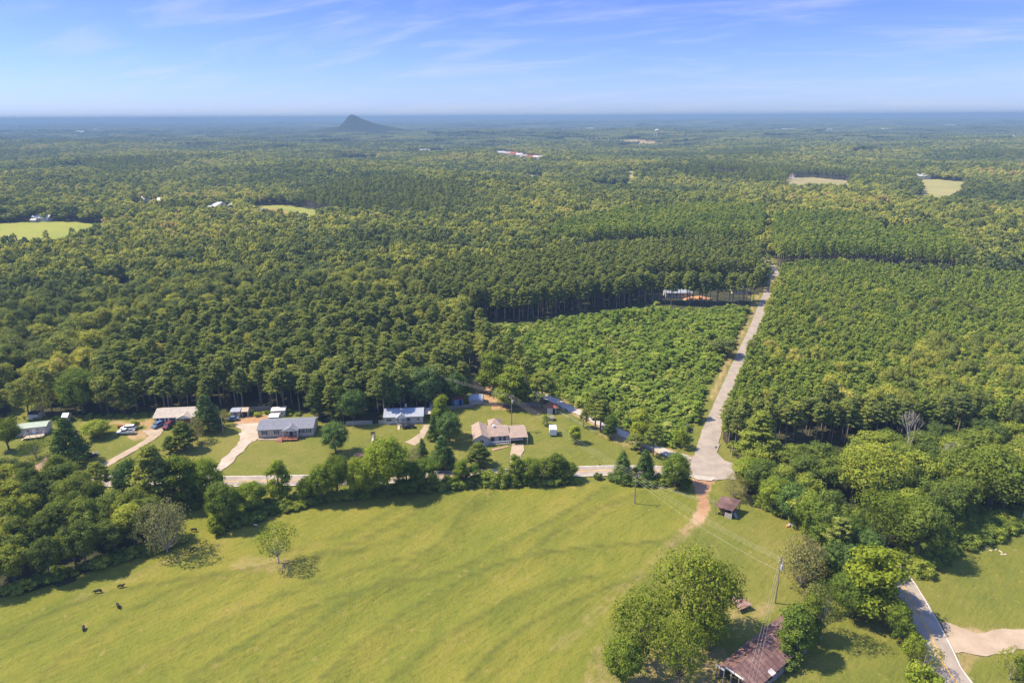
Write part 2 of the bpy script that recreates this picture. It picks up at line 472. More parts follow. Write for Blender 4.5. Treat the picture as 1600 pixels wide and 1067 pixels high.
FIELDS = {   # far open fields: photograph outline (the far trees hide the lower edge)
    'field': [
        ([(-120, 352), (0, 350), (60, 345), (110, 347), (166, 351), (165, 372), (100, 392), (0, 400), (-120, 410)], (0.26, 0.27, 0.055)),
        ([(393, 323), (440, 320), (500, 329), (516, 336), (500, 350), (450, 352), (395, 342)], (0.25, 0.26, 0.06)),
        ([(920, 290), (985, 288), (984, 304), (925, 300)], (0.20, 0.30, 0.08)),
        ([(978, 268), (993, 268), (993, 292), (980, 292)], (0.30, 0.28, 0.10)),
        ([(1226, 278), (1270, 277), (1330, 283), (1330, 304), (1226, 304)], (0.29, 0.25, 0.12)),
        ([(1422, 281), (1460, 280), (1512, 285), (1505, 306), (1470, 326), (1412, 326), (1440, 300)], (0.29, 0.27, 0.11)),
        ([(1552, 288), (1570, 288), (1570, 300), (1550, 300)], (0.29, 0.27, 0.11)),
        ([(1105, 271), (1170, 273), (1168, 282), (1105, 281)], (0.27, 0.26, 0.11)),
        ([(948, 219), (1010, 219), (1062, 220), (1064, 227), (980, 230), (950, 226)], (0.32, 0.25, 0.13)),
        ([(632, 236), (700, 236), (695, 243), (632, 243)], (0.28, 0.27, 0.12)),
        ([(770, 240), (800, 238), (848, 247), (850, 256), (800, 252), (770, 247)], (0.36, 0.20, 0.12)),
        ([(1195, 213), (1215, 213), (1215, 217), (1195, 217)], (0.28, 0.27, 0.12)),
        ([(1190, 203), (1240, 202), (1245, 207), (1192, 207)], (0.24, 0.26, 0.10)),
        ([(1455, 196), (1500, 196), (1500, 199), (1455, 199)], (0.28, 0.27, 0.14)),
        ([(425, 233), (470, 232), (468, 237), (425, 237)], (0.24, 0.26, 0.10)),
        ([(170, 446), (208, 441), (208, 462), (150, 462)], (0.24, 0.30, 0.05)),
        ([(596, 402), (612, 400), (616, 430), (602, 430)], (0.36, 0.31, 0.20)),
        ([(616, 458), (642, 452), (648, 474), (622, 478)], (0.38, 0.30, 0.19)),
        ([(494, 464), (522, 460), (528, 480), (498, 484)], (0.30, 0.30, 0.12)),
        ([(676, 506), (694, 502), (698, 522), (680, 524)], (0.38, 0.30, 0.20)),
        ([(812, 279), (850, 276), (852, 287), (816, 289)], (0.28, 0.28, 0.12)),
        ([(90, 262), (130, 259), (136, 268), (96, 271)], (0.26, 0.28, 0.11)),
        ([(520, 248), (590, 246), (592, 253), (524, 254)], (0.24, 0.26, 0.10)),
        ([(1330, 238), (1410, 236), (1412, 242), (1332, 243)], (0.27, 0.27, 0.12)),
        ([(300, 330), (366, 326), (372, 340), (300, 344)], (0.30, 0.30, 0.12)),
        ([(200, 322), (262, 320), (262, 332), (200, 334)], (0.30, 0.30, 0.12)),
    ]}
FIELD_W = [(GP(p), c) for p, c in FIELDS['field']]
SOIL = GP([(408, 328), (440, 327), (447, 334), (412, 336)])

GAPS = [GP([(1132, 706), (1200, 702), (1290, 700), (1385, 702), (1450, 696), (1400, 712), (1330, 724), (1200, 728), (1160, 722)]),
        GP([(722, 508), (800, 503), (900, 487), (1000, 477), (1180, 476), (1180, 493), (1120, 493), (900, 506), (800, 522), (740, 534)]),
        GP([(1216, 418), (1330, 417), (1500, 426), (1500, 440), (1300, 430), (1222, 434)]), PINE_GAP, GP([(860, 394), (1000, 384), (1186, 390), (1186, 408), (1100, 398), (950, 400)]),
        GP([(1350, 366), (1380, 384), (1445, 384), (1445, 366)])]

# roads as centre lines
MAIN = [(-420, 178.5)] + GP([(-160, 748), (0, 749)]) + GP([(150, 752), (350, 753), (450, 751), (560, 749), (700, 744), (900, 737), (960, 735), (1040, 736), (1110, 738)])
_e = G(1110, 738)
MAIN += [(_e[0] + 9, _e[1] - 2.2), (_e[0] + 17, _e[1] - 8), (_e[0] + 23, _e[1] - 20)] + [(84.0, 150.0), G(1398, 893), G(1425, 940), G(1458, 1000), G(1486, 1067), (85.5, 60), (90, 20)]
STRAIGHT = GP([(1099, 738), (1101, 712), (1107, 690), (1117, 660), (1142, 600), (1163, 550), (1177, 520), (1192, 480), (1200, 460), (1207, 445), (1211, 430), (1208, 418), (1198, 408), (1188, 403), (1170, 400)])
GRAVEL = GP([(1078, 719), (1040, 707), (1000, 692), (960, 672), (920, 653), (880, 633), (862, 624), (830, 612), (800, 606)])
RCHUNK = {}

def chaikin(p, n=2):
    for _ in range(n):
        q = [p[0]]
        for a, b in zip(p[:-1], p[1:]):
            q += [(a[0] * .75 + b[0] * .25, a[1] * .75 + b[1] * .25), (a[0] * .25 + b[0] * .75, a[1] * .25 + b[1] * .75)]
        p = q + [p[-1]]
    return p
MAIN, STRAIGHT, GRAVEL = chaikin(MAIN), chaikin(STRAIGHT), chaikin(GRAVEL)

# terraces along the contour of the pasture
for pts, hh in [([(395, 1067), (520, 965), (620, 905), (700, 850), (730, 800), (770, 762)], 0.55),
                ([(0, 1000), (160, 930), (330, 905), (520, 872), (640, 815), (700, 772)], 0.38),
                ([(60, 1067), (200, 960), (330, 905), (560, 870), (660, 835), (735, 785)], 0.30),
                ([(510, 1067), (600, 985), (740, 905), (820, 875), (930, 860), (1040, 852)], 0.60),
                ([(300, 1067), (470, 960), (560, 930), (700, 905), (790, 860), (900, 800), (950, 765)], 0.45),
                ([(740, 1067), (800, 1000), (900, 945), (1010, 905)], 0.40),
                ([(180, 1067), (330, 985), (480, 920), (590, 890), (660, 868)], 0.30), ([(620, 1067), (700, 1000), (800, 945), (860, 920), (940, 905)], 0.34),
                ([(430, 870), (540, 842), (600, 812), (650, 780)], 0.26), ([(830, 872), (880, 830), (960, 790), (1010, 772)], 0.3)]:
    TERR.append((chaikin(GP(pts), 2), hh * 1.25))

# ------------------------------------------------------------------ ground sheet
angs = np.concatenate([np.arange(-48, 48.01, 0.28), np.arange(52, 308.1, 6.0)])
rads = np.concatenate([[0.0], np.geomspace(20, 46000, 620)])
A_, R_ = np.meshgrid(np.radians(angs), rads)
GX, GY = R_ * np.sin(A_), R_ * np.cos(A_)
GZ = hgt_near(GX, GY)
# tussocks and small unevenness of the grazed pasture
gg = np.random.default_rng(5)
GZ += np.where(R_ < 320, gg.normal(0, 0.045, GX.shape), 0)
GZ[0] = 0
nr, na = GX.shape
idx = np.arange(nr * na).reshape(nr, na)
nxt = np.roll(idx, -1, axis=1)
F = np.stack([idx[:-1], nxt[:-1], nxt[1:], idx[1:]], -1).reshape(-1, 4)
gmb = MB(); gmb.faces(np.stack([GX, GY, GZ], -1).reshape(-1, 3), F[:, ::-1])
gme = gmb.mesh('ground', ['bark'], True)
xf, yf = GX.ravel(), GY.ravel()
D = np.hypot(xf, yf)
def inany(polys, x, y):
    m = np.zeros(np.shape(x), bool)
    for p in polys: m |= pip(p, x, y)
    return m
opn = inany([NEAR_OPEN, CLEAR_LEFT, DIRT_CLEAR], xf, yf) & ~inany([WOOD_L], xf, yf)
fieldm = np.zeros(xf.shape, bool)
fcol = np.zeros((len(xf), 4)); fcol[:, 3] = 1
for p, c in FIELD_W:
    m = pip(p, xf, yf); fieldm |= m; fcol[m, :3] = c
m = pip(SOIL, xf, yf); fcol[m, :3] = (0.42, 0.17, 0.09)
def dline(p, x, y): return polydist(p, x, y)[0]
dirt = np.zeros(len(xf)); near = (D < 620)
def add_dirt(line, w, s=1.0, fade=2.0):
    d = dline(line, xf[near], yf[near])
    dirt[near] = np.maximum(dirt[near], s * (1 - smooth(w, w + fade, d)))
def add_dirt_poly(pts, s=1.0):
    m = pip(GP(pts), xf, yf); dirt[m] = np.maximum(dirt[m], s)
add_dirt(GP([(1090, 748), (1098, 775), (1100, 795), (1088, 815)]), 1.1, 0.85, 1.4)
add_dirt(GP([(1088, 815), (1062, 838)]), 0.8, 0.6, 2.0)
add_dirt(GP([(1062, 838), (1046, 853)]), 0.6, 0.48, 2.0)
_tr2 = GP([(1066, 834), (1030, 868), (990, 905), (930, 960), (870, 1010)])
add_dirt(_tr2, 0.9, 0.34, 2.4)
add_dirt_poly([(1075, 748), (1118, 752), (1108, 768), (1088, 766)], 1.0)
add_dirt(STRAIGHT, 2.9, 0.35, 1.4)
add_dirt([(x - 5.4, y) for x, y in STRAIGHT[16:34]], 0.5, 0.7, 1.2)
add_dirt(GRAVEL, 2.0, 0.9, 2.0)
add_dirt_poly([(395, 645), (432, 645), (432, 662), (400, 664), (366, 664), (362, 655)], 0.85)
add_dirt_poly([(640, 628), (690, 628), (712, 640), (640, 644), (590, 640)], 0.8)
add_dirt_poly([(765, 630), (862, 630), (860, 646), (770, 640)], 0.75)
add_dirt_poly([(735, 590), (762, 592), (800, 628), (750, 630)], 0.8)
add_dirt_poly([(930, 662), (1060, 708), (1040, 712), (985, 702), (935, 680)], 0.55)
add_dirt_poly([(198, 678), (240, 664), (244, 672), (228, 686), (205, 692)], 0.7)
add_dirt_poly([(158, 694), (182, 688), (178, 700), (162, 702)], 0.3)
add_dirt_poly([(225, 652), (238, 652), (238, 668), (226, 668)], 0.7)
add_dirt(GP([(130, 662), (240, 660)]), 1.2, 0.7, 1.0)
add_dirt_poly([(960, 1010), (1130, 1010), (1180, 1090), (960, 1090)], 0.5)
add_dirt_poly([(925, 1010), (960, 1000), (960, 1090), (900, 1090)], 0.40)
add_dirt_poly([(1235, 970), (1262, 985), (1200, 1067), (1180, 1050)], 0.45)
add_dirt(GP([(1120, 955), (1170, 965), (1200, 948)]), 1.0, 0.45, 2.5)
add_dirt(GP([(320, 775), (352, 790)]), 1.0, 0.5, 1.5)
add_dirt(GP([(380, 880), (436, 886)]), 2.4, 0.45, 2.0)
add_dirt(GP([(120, 935), (200, 905), (300, 860)]), 1.0, 0.35, 3.0)
add_dirt(GP([(640, 745), (690, 745), (760, 735), (810, 738)]), 4.2, 0.25, 1.5)
add_dirt(GP([(1478, 988), (1500, 1005), (1560, 1000), (1600, 998), (1680, 990)]), 2.2, 0.62, 1.8)
add_dirt(GP([(1500, 1045), (1512, 1022), (1545, 1008)]), 0.9, 0.55, 1.6)
add_dirt(GP([(1500, 985), (1540, 992), (1600, 990)]), 0.8, 0.8, 1.5)
add_dirt(GP([(1185, 452), (1165, 462)]), 1.2, 0.7, 1.5)
add_dirt_poly([(1110, 690), (1135, 700), (1130, 720), (1140, 720), (1128, 690)], 0.4)
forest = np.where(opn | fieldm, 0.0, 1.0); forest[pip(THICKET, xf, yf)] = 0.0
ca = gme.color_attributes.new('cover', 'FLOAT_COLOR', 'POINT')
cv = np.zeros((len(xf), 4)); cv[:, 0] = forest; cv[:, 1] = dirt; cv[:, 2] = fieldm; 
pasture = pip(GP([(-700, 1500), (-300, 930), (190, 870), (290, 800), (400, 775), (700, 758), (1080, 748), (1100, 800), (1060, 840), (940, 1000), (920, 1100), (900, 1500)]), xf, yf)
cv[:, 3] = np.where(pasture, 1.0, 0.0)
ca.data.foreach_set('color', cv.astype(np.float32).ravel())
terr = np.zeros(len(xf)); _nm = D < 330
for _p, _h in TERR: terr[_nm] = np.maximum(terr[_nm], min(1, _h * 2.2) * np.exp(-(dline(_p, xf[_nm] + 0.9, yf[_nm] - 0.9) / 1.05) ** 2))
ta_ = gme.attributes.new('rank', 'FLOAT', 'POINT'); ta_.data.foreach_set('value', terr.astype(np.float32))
cb = gme.color_attributes.new('fieldcol', 'FLOAT_COLOR', 'POINT'); cb.data.foreach_set('color', fcol.astype(np.float32).ravel())

t = NT('ground_cover')
cov = t.attr('cover'); sep = t.node('ShaderNodeSeparateColor'); t.lk(cov.outputs['Color'], sep.inputs[0])
n1 = t.noise(0.018, 4, 0.6); n2 = t.noise(0.12, 5, 0.6); n3 = t.noise(1.1, 4, 0.6)
nstr = t.noise(0.10, 4, 0.65, stretch=(R(52), (0.35, 1.6, 1.0)))
nst2 = t.noise(0.55, 4, 0.65, stretch=(R(42), (0.32, 1.5, 1.0)))
lawn = t.ramp(t.math('ADD', t.math('MULTIPLY', n1, 0.6), t.math('MULTIPLY', n2, 0.4)), [(0.3, (0.100, 0.140, 0.030)), (0.48, (0.150, 0.178, 0.036)), (0.62, (0.205, 0.205, 0.058)), (0.75, (0.26, 0.215, 0.09))])
past = t.ramp(t.math('ADD', t.math('MULTIPLY', n1, 0.40), t.math('ADD', t.math('MULTIPLY', nstr, 0.38), t.math('MULTIPLY', n2, 0.22))), [(0.32, (0.100, 0.142, 0.026)), (0.46, (0.160, 0.190, 0.032)), (0.56, (0.208, 0.218, 0.040)), (0.68, (0.255, 0.225, 0.070))])
grass = t.mix(cov.outputs['Alpha'], lawn, past)
grass = t.mix(t.rng(n3, 0.5, 0.74, 0, 0.38), grass, (0.075, 0.098, 0.022))
grass = t.mix(t.rng(nst2, 0.52, 0.68, 0, 0.30), grass, (0.080, 0.105, 0.022))
grass = t.mix(t.rng(t.noise(0.5, 3, 0.5), 0.62, 0.72, 0, 0.55), grass, (0.27, 0.24, 0.09))
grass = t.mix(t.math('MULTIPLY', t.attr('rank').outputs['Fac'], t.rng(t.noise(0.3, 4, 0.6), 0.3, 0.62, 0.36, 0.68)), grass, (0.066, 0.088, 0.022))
grass = t.mix(1.0, grass, (0.90, 0.82, 0.74), 'MULTIPLY')
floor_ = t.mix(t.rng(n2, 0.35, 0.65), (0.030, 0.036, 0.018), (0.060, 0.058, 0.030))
soil = t.mix(t.rng(sep.outputs[1], 0.45, 0.95), t.ramp(n2, [(0.3, (0.26, 0.19, 0.085)), (0.7, (0.34, 0.25, 0.13))]), t.ramp(n2, [(0.3, (0.30, 0.155, 0.085)), (0.5, (0.37, 0.22, 0.13)), (0.7, (0.43, 0.30, 0.20))]))
fc = t.attr('fieldcol').outputs['Color']
fcn = t.mix(1.0, fc, t.ramp(n1, [(0.3, (0.75, 0.85, 0.75)), (0.7, (1.12, 1.05, 1.1))]), 'MULTIPLY')
c = t.mix(sep.outputs[2], grass, fcn)
wob = t.math('ADD', sep.outputs[1], t.math('MULTIPLY', t.math('SUBTRACT', t.noise(0.35, 5, 0.65), 0.5), 1.5))
dm = t.math('MULTIPLY', t.rng(wob, 0.05, 0.95), t.rng(sep.outputs[1], 0.02, 0.6))
c = t.mix(dm, c, soil)
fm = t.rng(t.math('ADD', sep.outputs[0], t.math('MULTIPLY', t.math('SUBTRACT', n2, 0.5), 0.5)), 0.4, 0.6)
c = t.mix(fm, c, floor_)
tuft = t.math('ADD', t.math('MULTIPLY', n3, 0.6), t.math('ADD', t.math('MULTIPLY', nst2, 0.8), t.math('MULTIPLY', t.noise(4.0, 2, 0.5), 0.25)))
t.principled(c, 0.95, 0, t.bump(tuft, 0.75, 0.55), 0.1)
gme.materials.clear(); gme.materials.append(MATS['ground_cover'])
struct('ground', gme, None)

# ------------------------------------------------------------------ roads
def asphalt(name, a, b, crack=True):
    t = NT(name)
    n = t.noise(0.25, 5, 0.65); f = t.noise(6, 3, 0.6)
    c = t.mix(t.rng(n, 0.3, 0.7), a, b)
    c = t.mix(t.rng(f, 0.3, 0.7, 0, 0.3), c, tuple(v * 0.75 for v in a))
    return t.principled(c, 0.9, 0, t.bump(f, 0.2, 0.03), 0.2)
asphalt('worn_asphalt', (0.26, 0.220, 0.182), (0.35, 0.302, 0.252))
asphalt('gravel_surface', (0.33, 0.30, 0.26), (0.44, 0.41, 0.36))
asphalt('concrete_drive', (0.31, 0.24, 0.17), (0.41, 0.33, 0.24))
asphalt('pale_gravel', (0.33, 0.27, 0.21), (0.46, 0.40, 0.33))
asphalt('clay_track', (0.30, 0.18, 0.115), (0.40, 0.28, 0.20))
simple('yellow_paint', (0.55, 0.33, 0.05), 0.7, scale=0.6, var=0.4)
simple('white_paint', (0.70, 0.68, 0.64), 0.7, scale=0.6, var=0.3)
def resample(p, step):
    p = np.array(p); d = np.concatenate([[0], np.cumsum(np.hypot(*np.diff(p, axis=0).T))])
    n = max(2, int(d[-1] / step)); s = np.linspace(0, d[-1], n)
    return np.stack([np.interp(s, d, p[:, 0]), np.interp(s, d, p[:, 1])], 1)
def ribbon(line, w, z, step=2.5, off=0.0, ragged=0.0, g=rng):
    p = resample(line, step); t_ = np.gradient(p, axis=0); t_ /= np.linalg.norm(t_, axis=1, keepdims=True)
    nrm = np.stack([-t_[:, 1], t_[:, 0]], 1)
    ww = np.asarray(w if not np.isscalar(w) else np.full(len(p), w), float)
    if len(ww) != len(p): ww = np.interp(np.linspace(0, 1, len(p)), np.linspace(0, 1, len(ww)), ww)
    l = p + nrm * (off + ww / 2 + g.normal(0, ragged, len(p)) if ragged else off + ww / 2)[:, None]
    r = p + nrm * (off - ww / 2 + g.normal(0, ragged, len(p)) if ragged else off - ww / 2)[:, None]
    V = np.concatenate([np.c_[l, hgt(l[:, 0], l[:, 1]) + z], np.c_[r, hgt(r[:, 0], r[:, 1]) + z]])
    n = len(p); i = np.arange(n - 1)
    mb = MB(); mb.faces(V, np.stack([i + n, i + n + 1, i + 1, i], 1)); return mb
def flat(pts, z, mats, name):
    mb = MB(); P = GP(pts) if isinstance(pts[0][0], (int, float)) and max(abs(p[0]) + abs(p[1]) for p in pts) > 300 else pts
    area = sum(P[i][0] * P[(i + 1) % len(P)][1] - P[(i + 1) % len(P)][0] * P[i][1] for i in range(len(P)))
    if area < 0: P = P[::-1]
    mb.poly([(x, y, z) for x, y in P]); return struct(name, mb, mats)
struct('main_road', ribbon(MAIN, 6.2, 0.20, 2.0, ragged=0.06), 'worn_asphalt')
struct('straight_road', ribbon(STRAIGHT, [6.2, 5.6, 5.3, 5.2, 5.2], 0.208, 2.0, ragged=0.07), 'worn_asphalt')
struct('gravel_road', ribbon(GRAVEL, 3.8, 0.19, 2.0, ragged=0.25), 'gravel_surface')
JN = [(1040, 729), (1080, 722), (1080, 716), (1094, 706), (1099, 694), (1125, 694), (1120, 708), (1132, 720), (1152, 727), (1146, 748), (1118, 751), (1085, 744), (1040, 742)]
flat(JN, 0.214, 'worn_asphalt', 'junction_pavement')
flat([(1072, 742), (1118, 746), (1112, 752), (1090, 750)], 0.219, 'gravel_surface', 'junction_gravel')
struct('road_marking', ribbon(MAIN[:44], 0.30, 0.224, 2.0), 'yellow_paint')
struct('road_marking', ribbon(MAIN[50:], 0.28, 0.224, 1.5), 'yellow_paint')
for k in (2.85, -2.85): struct('road_marking', ribbon(MAIN[52:], 0.12, 0.224, 1.5, off=k), 'white_paint')
for k in (2.85, -2.85): struct('road_marking', ribbon(MAIN[:42], 0.20, 0.224, 1.5, off=k), 'white_paint')
def drive(pts, w, mat, name='driveway', z=0.16, rag=0.12): return struct(name, ribbon(chaikin(GP(pts)), w, z, 1.5, ragged=rag), mat)
drive([(48, 744), (66, 725), (88, 706)], 2.6, 'clay_track', rag=0.2)
drive([(160, 730), (190, 712), (222, 695), (246, 678), (252, 667)], 3.0, 'concrete_drive')
flat([(222, 674), (250, 668), (252, 674), (236, 684)], 0.168, 'concrete_drive', 'parking_pad')
drive([(338, 738), (358, 718), (378, 697), (392, 678), (396, 668)], [3.0, 3.2, 4.4, 8.0], 'pale_gravel', rag=0.35)
flat([(366, 666), (372, 663), (404, 661), (405, 684), (398, 690), (385, 690), (386, 676)], 0.168, 'pale_gravel', 'gravel_yard')
flat([(399, 679), (404, 688), (442, 688), (442, 685.5), (405, 685.5)], 0.175, 'concrete_drive', 'walkway')
drive([(640, 694), (655, 686), (664, 672), (668, 664)], [5.0, 3.0, 2.5], 'concrete_drive', rag=0.3)
flat([(800, 694), (818, 694), (819, 704), (814, 712), (812, 735), (797, 735), (797, 712)], 0.16, 'concrete_drive', 'driveway')
flat([(767, 702), (794, 696.5), (795, 698.5), (770, 704.5)], 0.15, 'clay_track', 'walkway')
drive([(1480, 995), (1530, 1004), (1580, 1000), (1650, 996)], [10, 5.5, 5.5, 5.5], 'concrete_drive', 'farm_track', 0.12, 0.4)

# ------------------------------------------------------------------ tree prototypes
def lobes_for(g, H, Rr, base, nl, shape):
    L = []
    cz, hz = (H + base) / 2, (H - base) / 2
    for i in range(nl):
        u = 1 - 1.75 * (i + 0.5) / nl          # 1 .. -0.75
        a = i * 2.39996 + g.uniform(-0.5, 0.5)
        s = math.sqrt(max(0, 1 - u * u))
        if shape == 'round':
            k = g.uniform(0.5, 0.86)
            c = np.array([math.cos(a) * s * Rr * k, math.sin(a) * s * Rr * k, cz + u * hz * 0.68 + g.uniform(-0.5, 0.5)])
            r = Rr * g.uniform(0.18, 0.42)
        elif shape == 'cone':
            tt = (i + 0.5) / nl
            rr = Rr * (1 - tt) ** 0.75 * g.uniform(0.55, 0.80)
            c = np.array([math.cos(a) * rr, math.sin(a) * rr, base + (H - base) * (0.06 + tt * 0.84)])
            r = Rr * (0.42 - 0.24 * tt) * g.uniform(0.85, 1.2)
        else:  # tall / irregular
            tt = g.uniform(0, 1)
            rr = Rr * math.sin(math.pi * (0.18 + 0.78 * tt)) ** 0.7 * g.uniform(0.35, 0.8)
            c = np.array([math.cos(a) * rr, math.sin(a) * rr, base + (H - base) * (0.08 + tt * 0.84)])
            r = Rr * g.uniform(0.24, 0.38)
        L.append((c, r, g.uniform(0, 1)))
    return L
def tree_broad(seed, H=14.0, Rr=5.0, base=3.0, nl=22, nc=2600, cs=0.42, shape='round', trunk=0.28, leaf=0, core=0.70, thin=1.0, limbs=7):
    g = np.random.default_rng(seed)
    L = lobes_for(g, H, Rr, base, nl, shape)
    cr = MB(); C = np.array([l[0] for l in L]); RR = np.array([l[1] for l in L])
    wts = RR ** 2; per = (nc * wts / wts.sum()).astype(int) + 1
    for (c, r, tn), n in zip(L, per):
        d = g.normal(size=(n, 3)); d[:, 2] += 0.35; d /= np.linalg.norm(d, axis=1, keepdims=True)
        p = c + d * (r * (0.78 + 0.55 * g.uniform(0, 1, n) ** 1.8))[:, None] * np.array([1, 1, 0.85])
        dist = np.linalg.norm(p[:, None] - C[None], axis=2) / RR[None]
        keep = (dist < 0.72).sum(1) == 0
        p, d = p[keep], d[keep]
        if len(p) == 0: continue
        nn = d + g.normal(0, 0.38, d.shape)
        cr.cards(p, nn, g.uniform(0.7, 1.3, len(p)) * cs, leaf, np.clip(tn * 0.55 + g.uniform(0, 0.45, len(p)), 0, 1), g)
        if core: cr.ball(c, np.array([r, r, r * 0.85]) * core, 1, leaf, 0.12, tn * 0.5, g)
    tk = MB(); top = base + (H - base) * 0.55
    pts = [(0, 0, -0.3), (g.uniform(-.1, .1), g.uniform(-.1, .1), base * 0.6), (g.uniform(-.3, .3), g.uniform(-.3, .3), base * 1.2), (g.uniform(-.5, .5), g.uniform(-.5, .5), top)]
    tk.tube(pts, [trunk * 1.25, trunk, trunk * 0.75, trunk * 0.3], 6)
    for i in range(min(limbs, len(L))):
        c = L[g.integers(len(L))][0]
        s = Vector(pts[1]).lerp(Vector(pts[2]), g.uniform(0.4, 1.0))
        m = s.lerp(Vector(c), 0.5) + Vector((0, 0, -0.3))
        tk.tube([s, m, Vector(c)], [trunk * 0.45, trunk * 0.28, trunk * 0.1], 4, cap=False)
    return cr, tk
def tree_pine(seed, H=18.0, Rr=2.8, base=9.0, nclump=60, per=22, cs=0.5, trunk=0.17, core=True, pw=0.62):
    g = np.random.default_rng(seed)
    cr = MB(); tk = MB()
    lean = g.uniform(-0.25, 0.25, 2)
    tk.tube([(0, 0, -0.3), (lean[0] * 0.4, lean[1] * 0.4, H * 0.45), (lean[0], lean[1], H * 0.96)], [trunk * 1.2, trunk * 0.85, trunk * 0.2], 5)
    for i in range(nclump):
        tt = ((i + g.uniform(0, 1)) / nclump)
        rp = Rr * (1 - tt) ** pw * (0.55 + 0.45 * min(1, tt * 4 + 0.3))
        k = math.sqrt(g.uniform(0.18, 1.0)); a = i * 2.39996 + g.uniform(-0.4, 0.4)
        z = base + (H - base) * tt * 0.97 + g.uniform(-0.3, 0.3)
        c = np.array([math.cos(a) * rp * k + lean[0] * z / H, math.sin(a) * rp * k + lean[1] * z / H, z])
        r = Rr * g.uniform(0.22, 0.34)
        d = g.normal(size=(per, 3)); d[:, 2] += 0.45; d /= np.linalg.norm(d, axis=1, keepdims=True)
        p = c + d * (r * g.uniform(0.6, 1.15, per))[:, None] * np.array([1, 1, 0.7])
        tn = g.uniform(0, 1)
        cr.cards(p, d + g.normal(0, 0.45, d.shape), g.uniform(0.7, 1.3, per) * cs, 0, np.clip(tn * 0.5 + g.uniform(0, 0.5, per), 0, 1), g, (0.4, 0.8))
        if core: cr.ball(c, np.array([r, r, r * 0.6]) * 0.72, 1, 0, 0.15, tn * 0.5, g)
        if i % 3 == 0 and per > 12: tk.tube([(lean[0] * z / H, lean[1] * z / H, z - 0.5), tuple(c)], [trunk * 0.3, trunk * 0.1], 3, cap=False)
    return cr, tk
def limbs_tree(seed, H=9.0, spread=0.5, depth=5, r0=0.28, leaves=0, cs=0.4, up=0.35):
    """a bare or thinly leaved tree grown branch by branch"""
    g = random.Random(seed); tk = MB(); cr = MB(); tips = []
    def grow(p, d, l, r, k):
        q = p + d * l * 0.5 + Vector((g.uniform(-1, 1), g.uniform(-1, 1), 0)) * l * 0.06
        e = p + d * l
        tk.tube([p, q, e], [r, r * 0.82, r * 0.62], 5 if k > 2 else 3, cap=False)
        if k == 0: tips.append(e); return
        if k <= 2: tips.append(e)
        n = 3 if k > 1 else 2
        for i in range(n):
            a = g.uniform(0, 6.28) + i * 2.1
            nd = (d + Vector((math.cos(a), math.sin(a), up * g.uniform(0, 1))) * spread * g.uniform(0.7, 1.3)).normalized()
            grow(e, nd, l * g.uniform(0.62, 0.8), r * 0.6, k - 1)
    grow(Vector((0, 0, -0.2)), Vector((0, 0, 1)), H * 0.24, r0, depth)
    if leaves:
        gq = np.random.default_rng(seed)
        T = np.array([tuple(t) for t in tips]); i = gq.integers(0, len(T), leaves)
        p = T[i] + gq.normal(0, 0.35, (leaves, 3)); nn = gq.normal(size=(leaves, 3)); nn[:, 2] += 0.6
        cr.cards(p, nn, gq.uniform(0.6, 1.3, leaves) * cs, 0, gq.uniform(0, 1, leaves), gq)
    return cr, tk

PROTO = {}
def proto(key, pair, leaf, bark='bark', H=14.0, Rr=5.0):
    cr, tk = pair
    V = np.concatenate(cr.v if cr.v else tk.v)
    H = float(V[:, 2].max()); Rr = float(np.percentile(np.hypot(V[:, 0], V[:, 1]), 96))
    PROTO.setdefault(key, []).append(dict(H=H, R=Rr, crown=cr.mesh('crown', [leaf]) if cr.v else None, trunk=tk.mesh('trunk', [bark])))
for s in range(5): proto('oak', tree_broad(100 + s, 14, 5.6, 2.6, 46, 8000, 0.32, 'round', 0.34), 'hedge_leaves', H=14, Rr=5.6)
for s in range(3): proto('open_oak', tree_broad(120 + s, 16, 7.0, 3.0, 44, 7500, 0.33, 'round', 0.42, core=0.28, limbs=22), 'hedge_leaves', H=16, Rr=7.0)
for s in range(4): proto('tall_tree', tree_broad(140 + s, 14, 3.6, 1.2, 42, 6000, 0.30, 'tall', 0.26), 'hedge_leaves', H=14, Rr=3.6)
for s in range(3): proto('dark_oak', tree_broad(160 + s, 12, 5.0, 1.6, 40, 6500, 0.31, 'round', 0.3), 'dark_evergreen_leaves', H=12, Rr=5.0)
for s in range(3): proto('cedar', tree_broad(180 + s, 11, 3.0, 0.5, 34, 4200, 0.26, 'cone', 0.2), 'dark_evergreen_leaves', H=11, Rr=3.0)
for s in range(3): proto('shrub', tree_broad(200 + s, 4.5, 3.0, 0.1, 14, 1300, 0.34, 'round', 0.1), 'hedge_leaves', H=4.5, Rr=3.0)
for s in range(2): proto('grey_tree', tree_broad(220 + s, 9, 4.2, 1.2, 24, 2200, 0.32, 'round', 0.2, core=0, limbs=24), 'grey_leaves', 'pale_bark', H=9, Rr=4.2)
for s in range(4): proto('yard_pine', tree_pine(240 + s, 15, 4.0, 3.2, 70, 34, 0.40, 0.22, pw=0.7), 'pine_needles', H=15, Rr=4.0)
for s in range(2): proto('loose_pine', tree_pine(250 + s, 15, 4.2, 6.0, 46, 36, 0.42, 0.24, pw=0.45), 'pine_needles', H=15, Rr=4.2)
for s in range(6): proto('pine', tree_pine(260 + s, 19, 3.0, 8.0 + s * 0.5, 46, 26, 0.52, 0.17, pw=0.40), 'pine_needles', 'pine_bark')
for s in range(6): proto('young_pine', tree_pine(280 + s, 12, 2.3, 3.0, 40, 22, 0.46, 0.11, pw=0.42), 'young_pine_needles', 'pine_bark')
for s in range(6): proto('wood_tree', tree_broad(300 + s, 14, 4.8, 3.0, 30, 3800, 0.38, 'round', 0.26), 'hardwood_leaves', H=14, Rr=4.8)
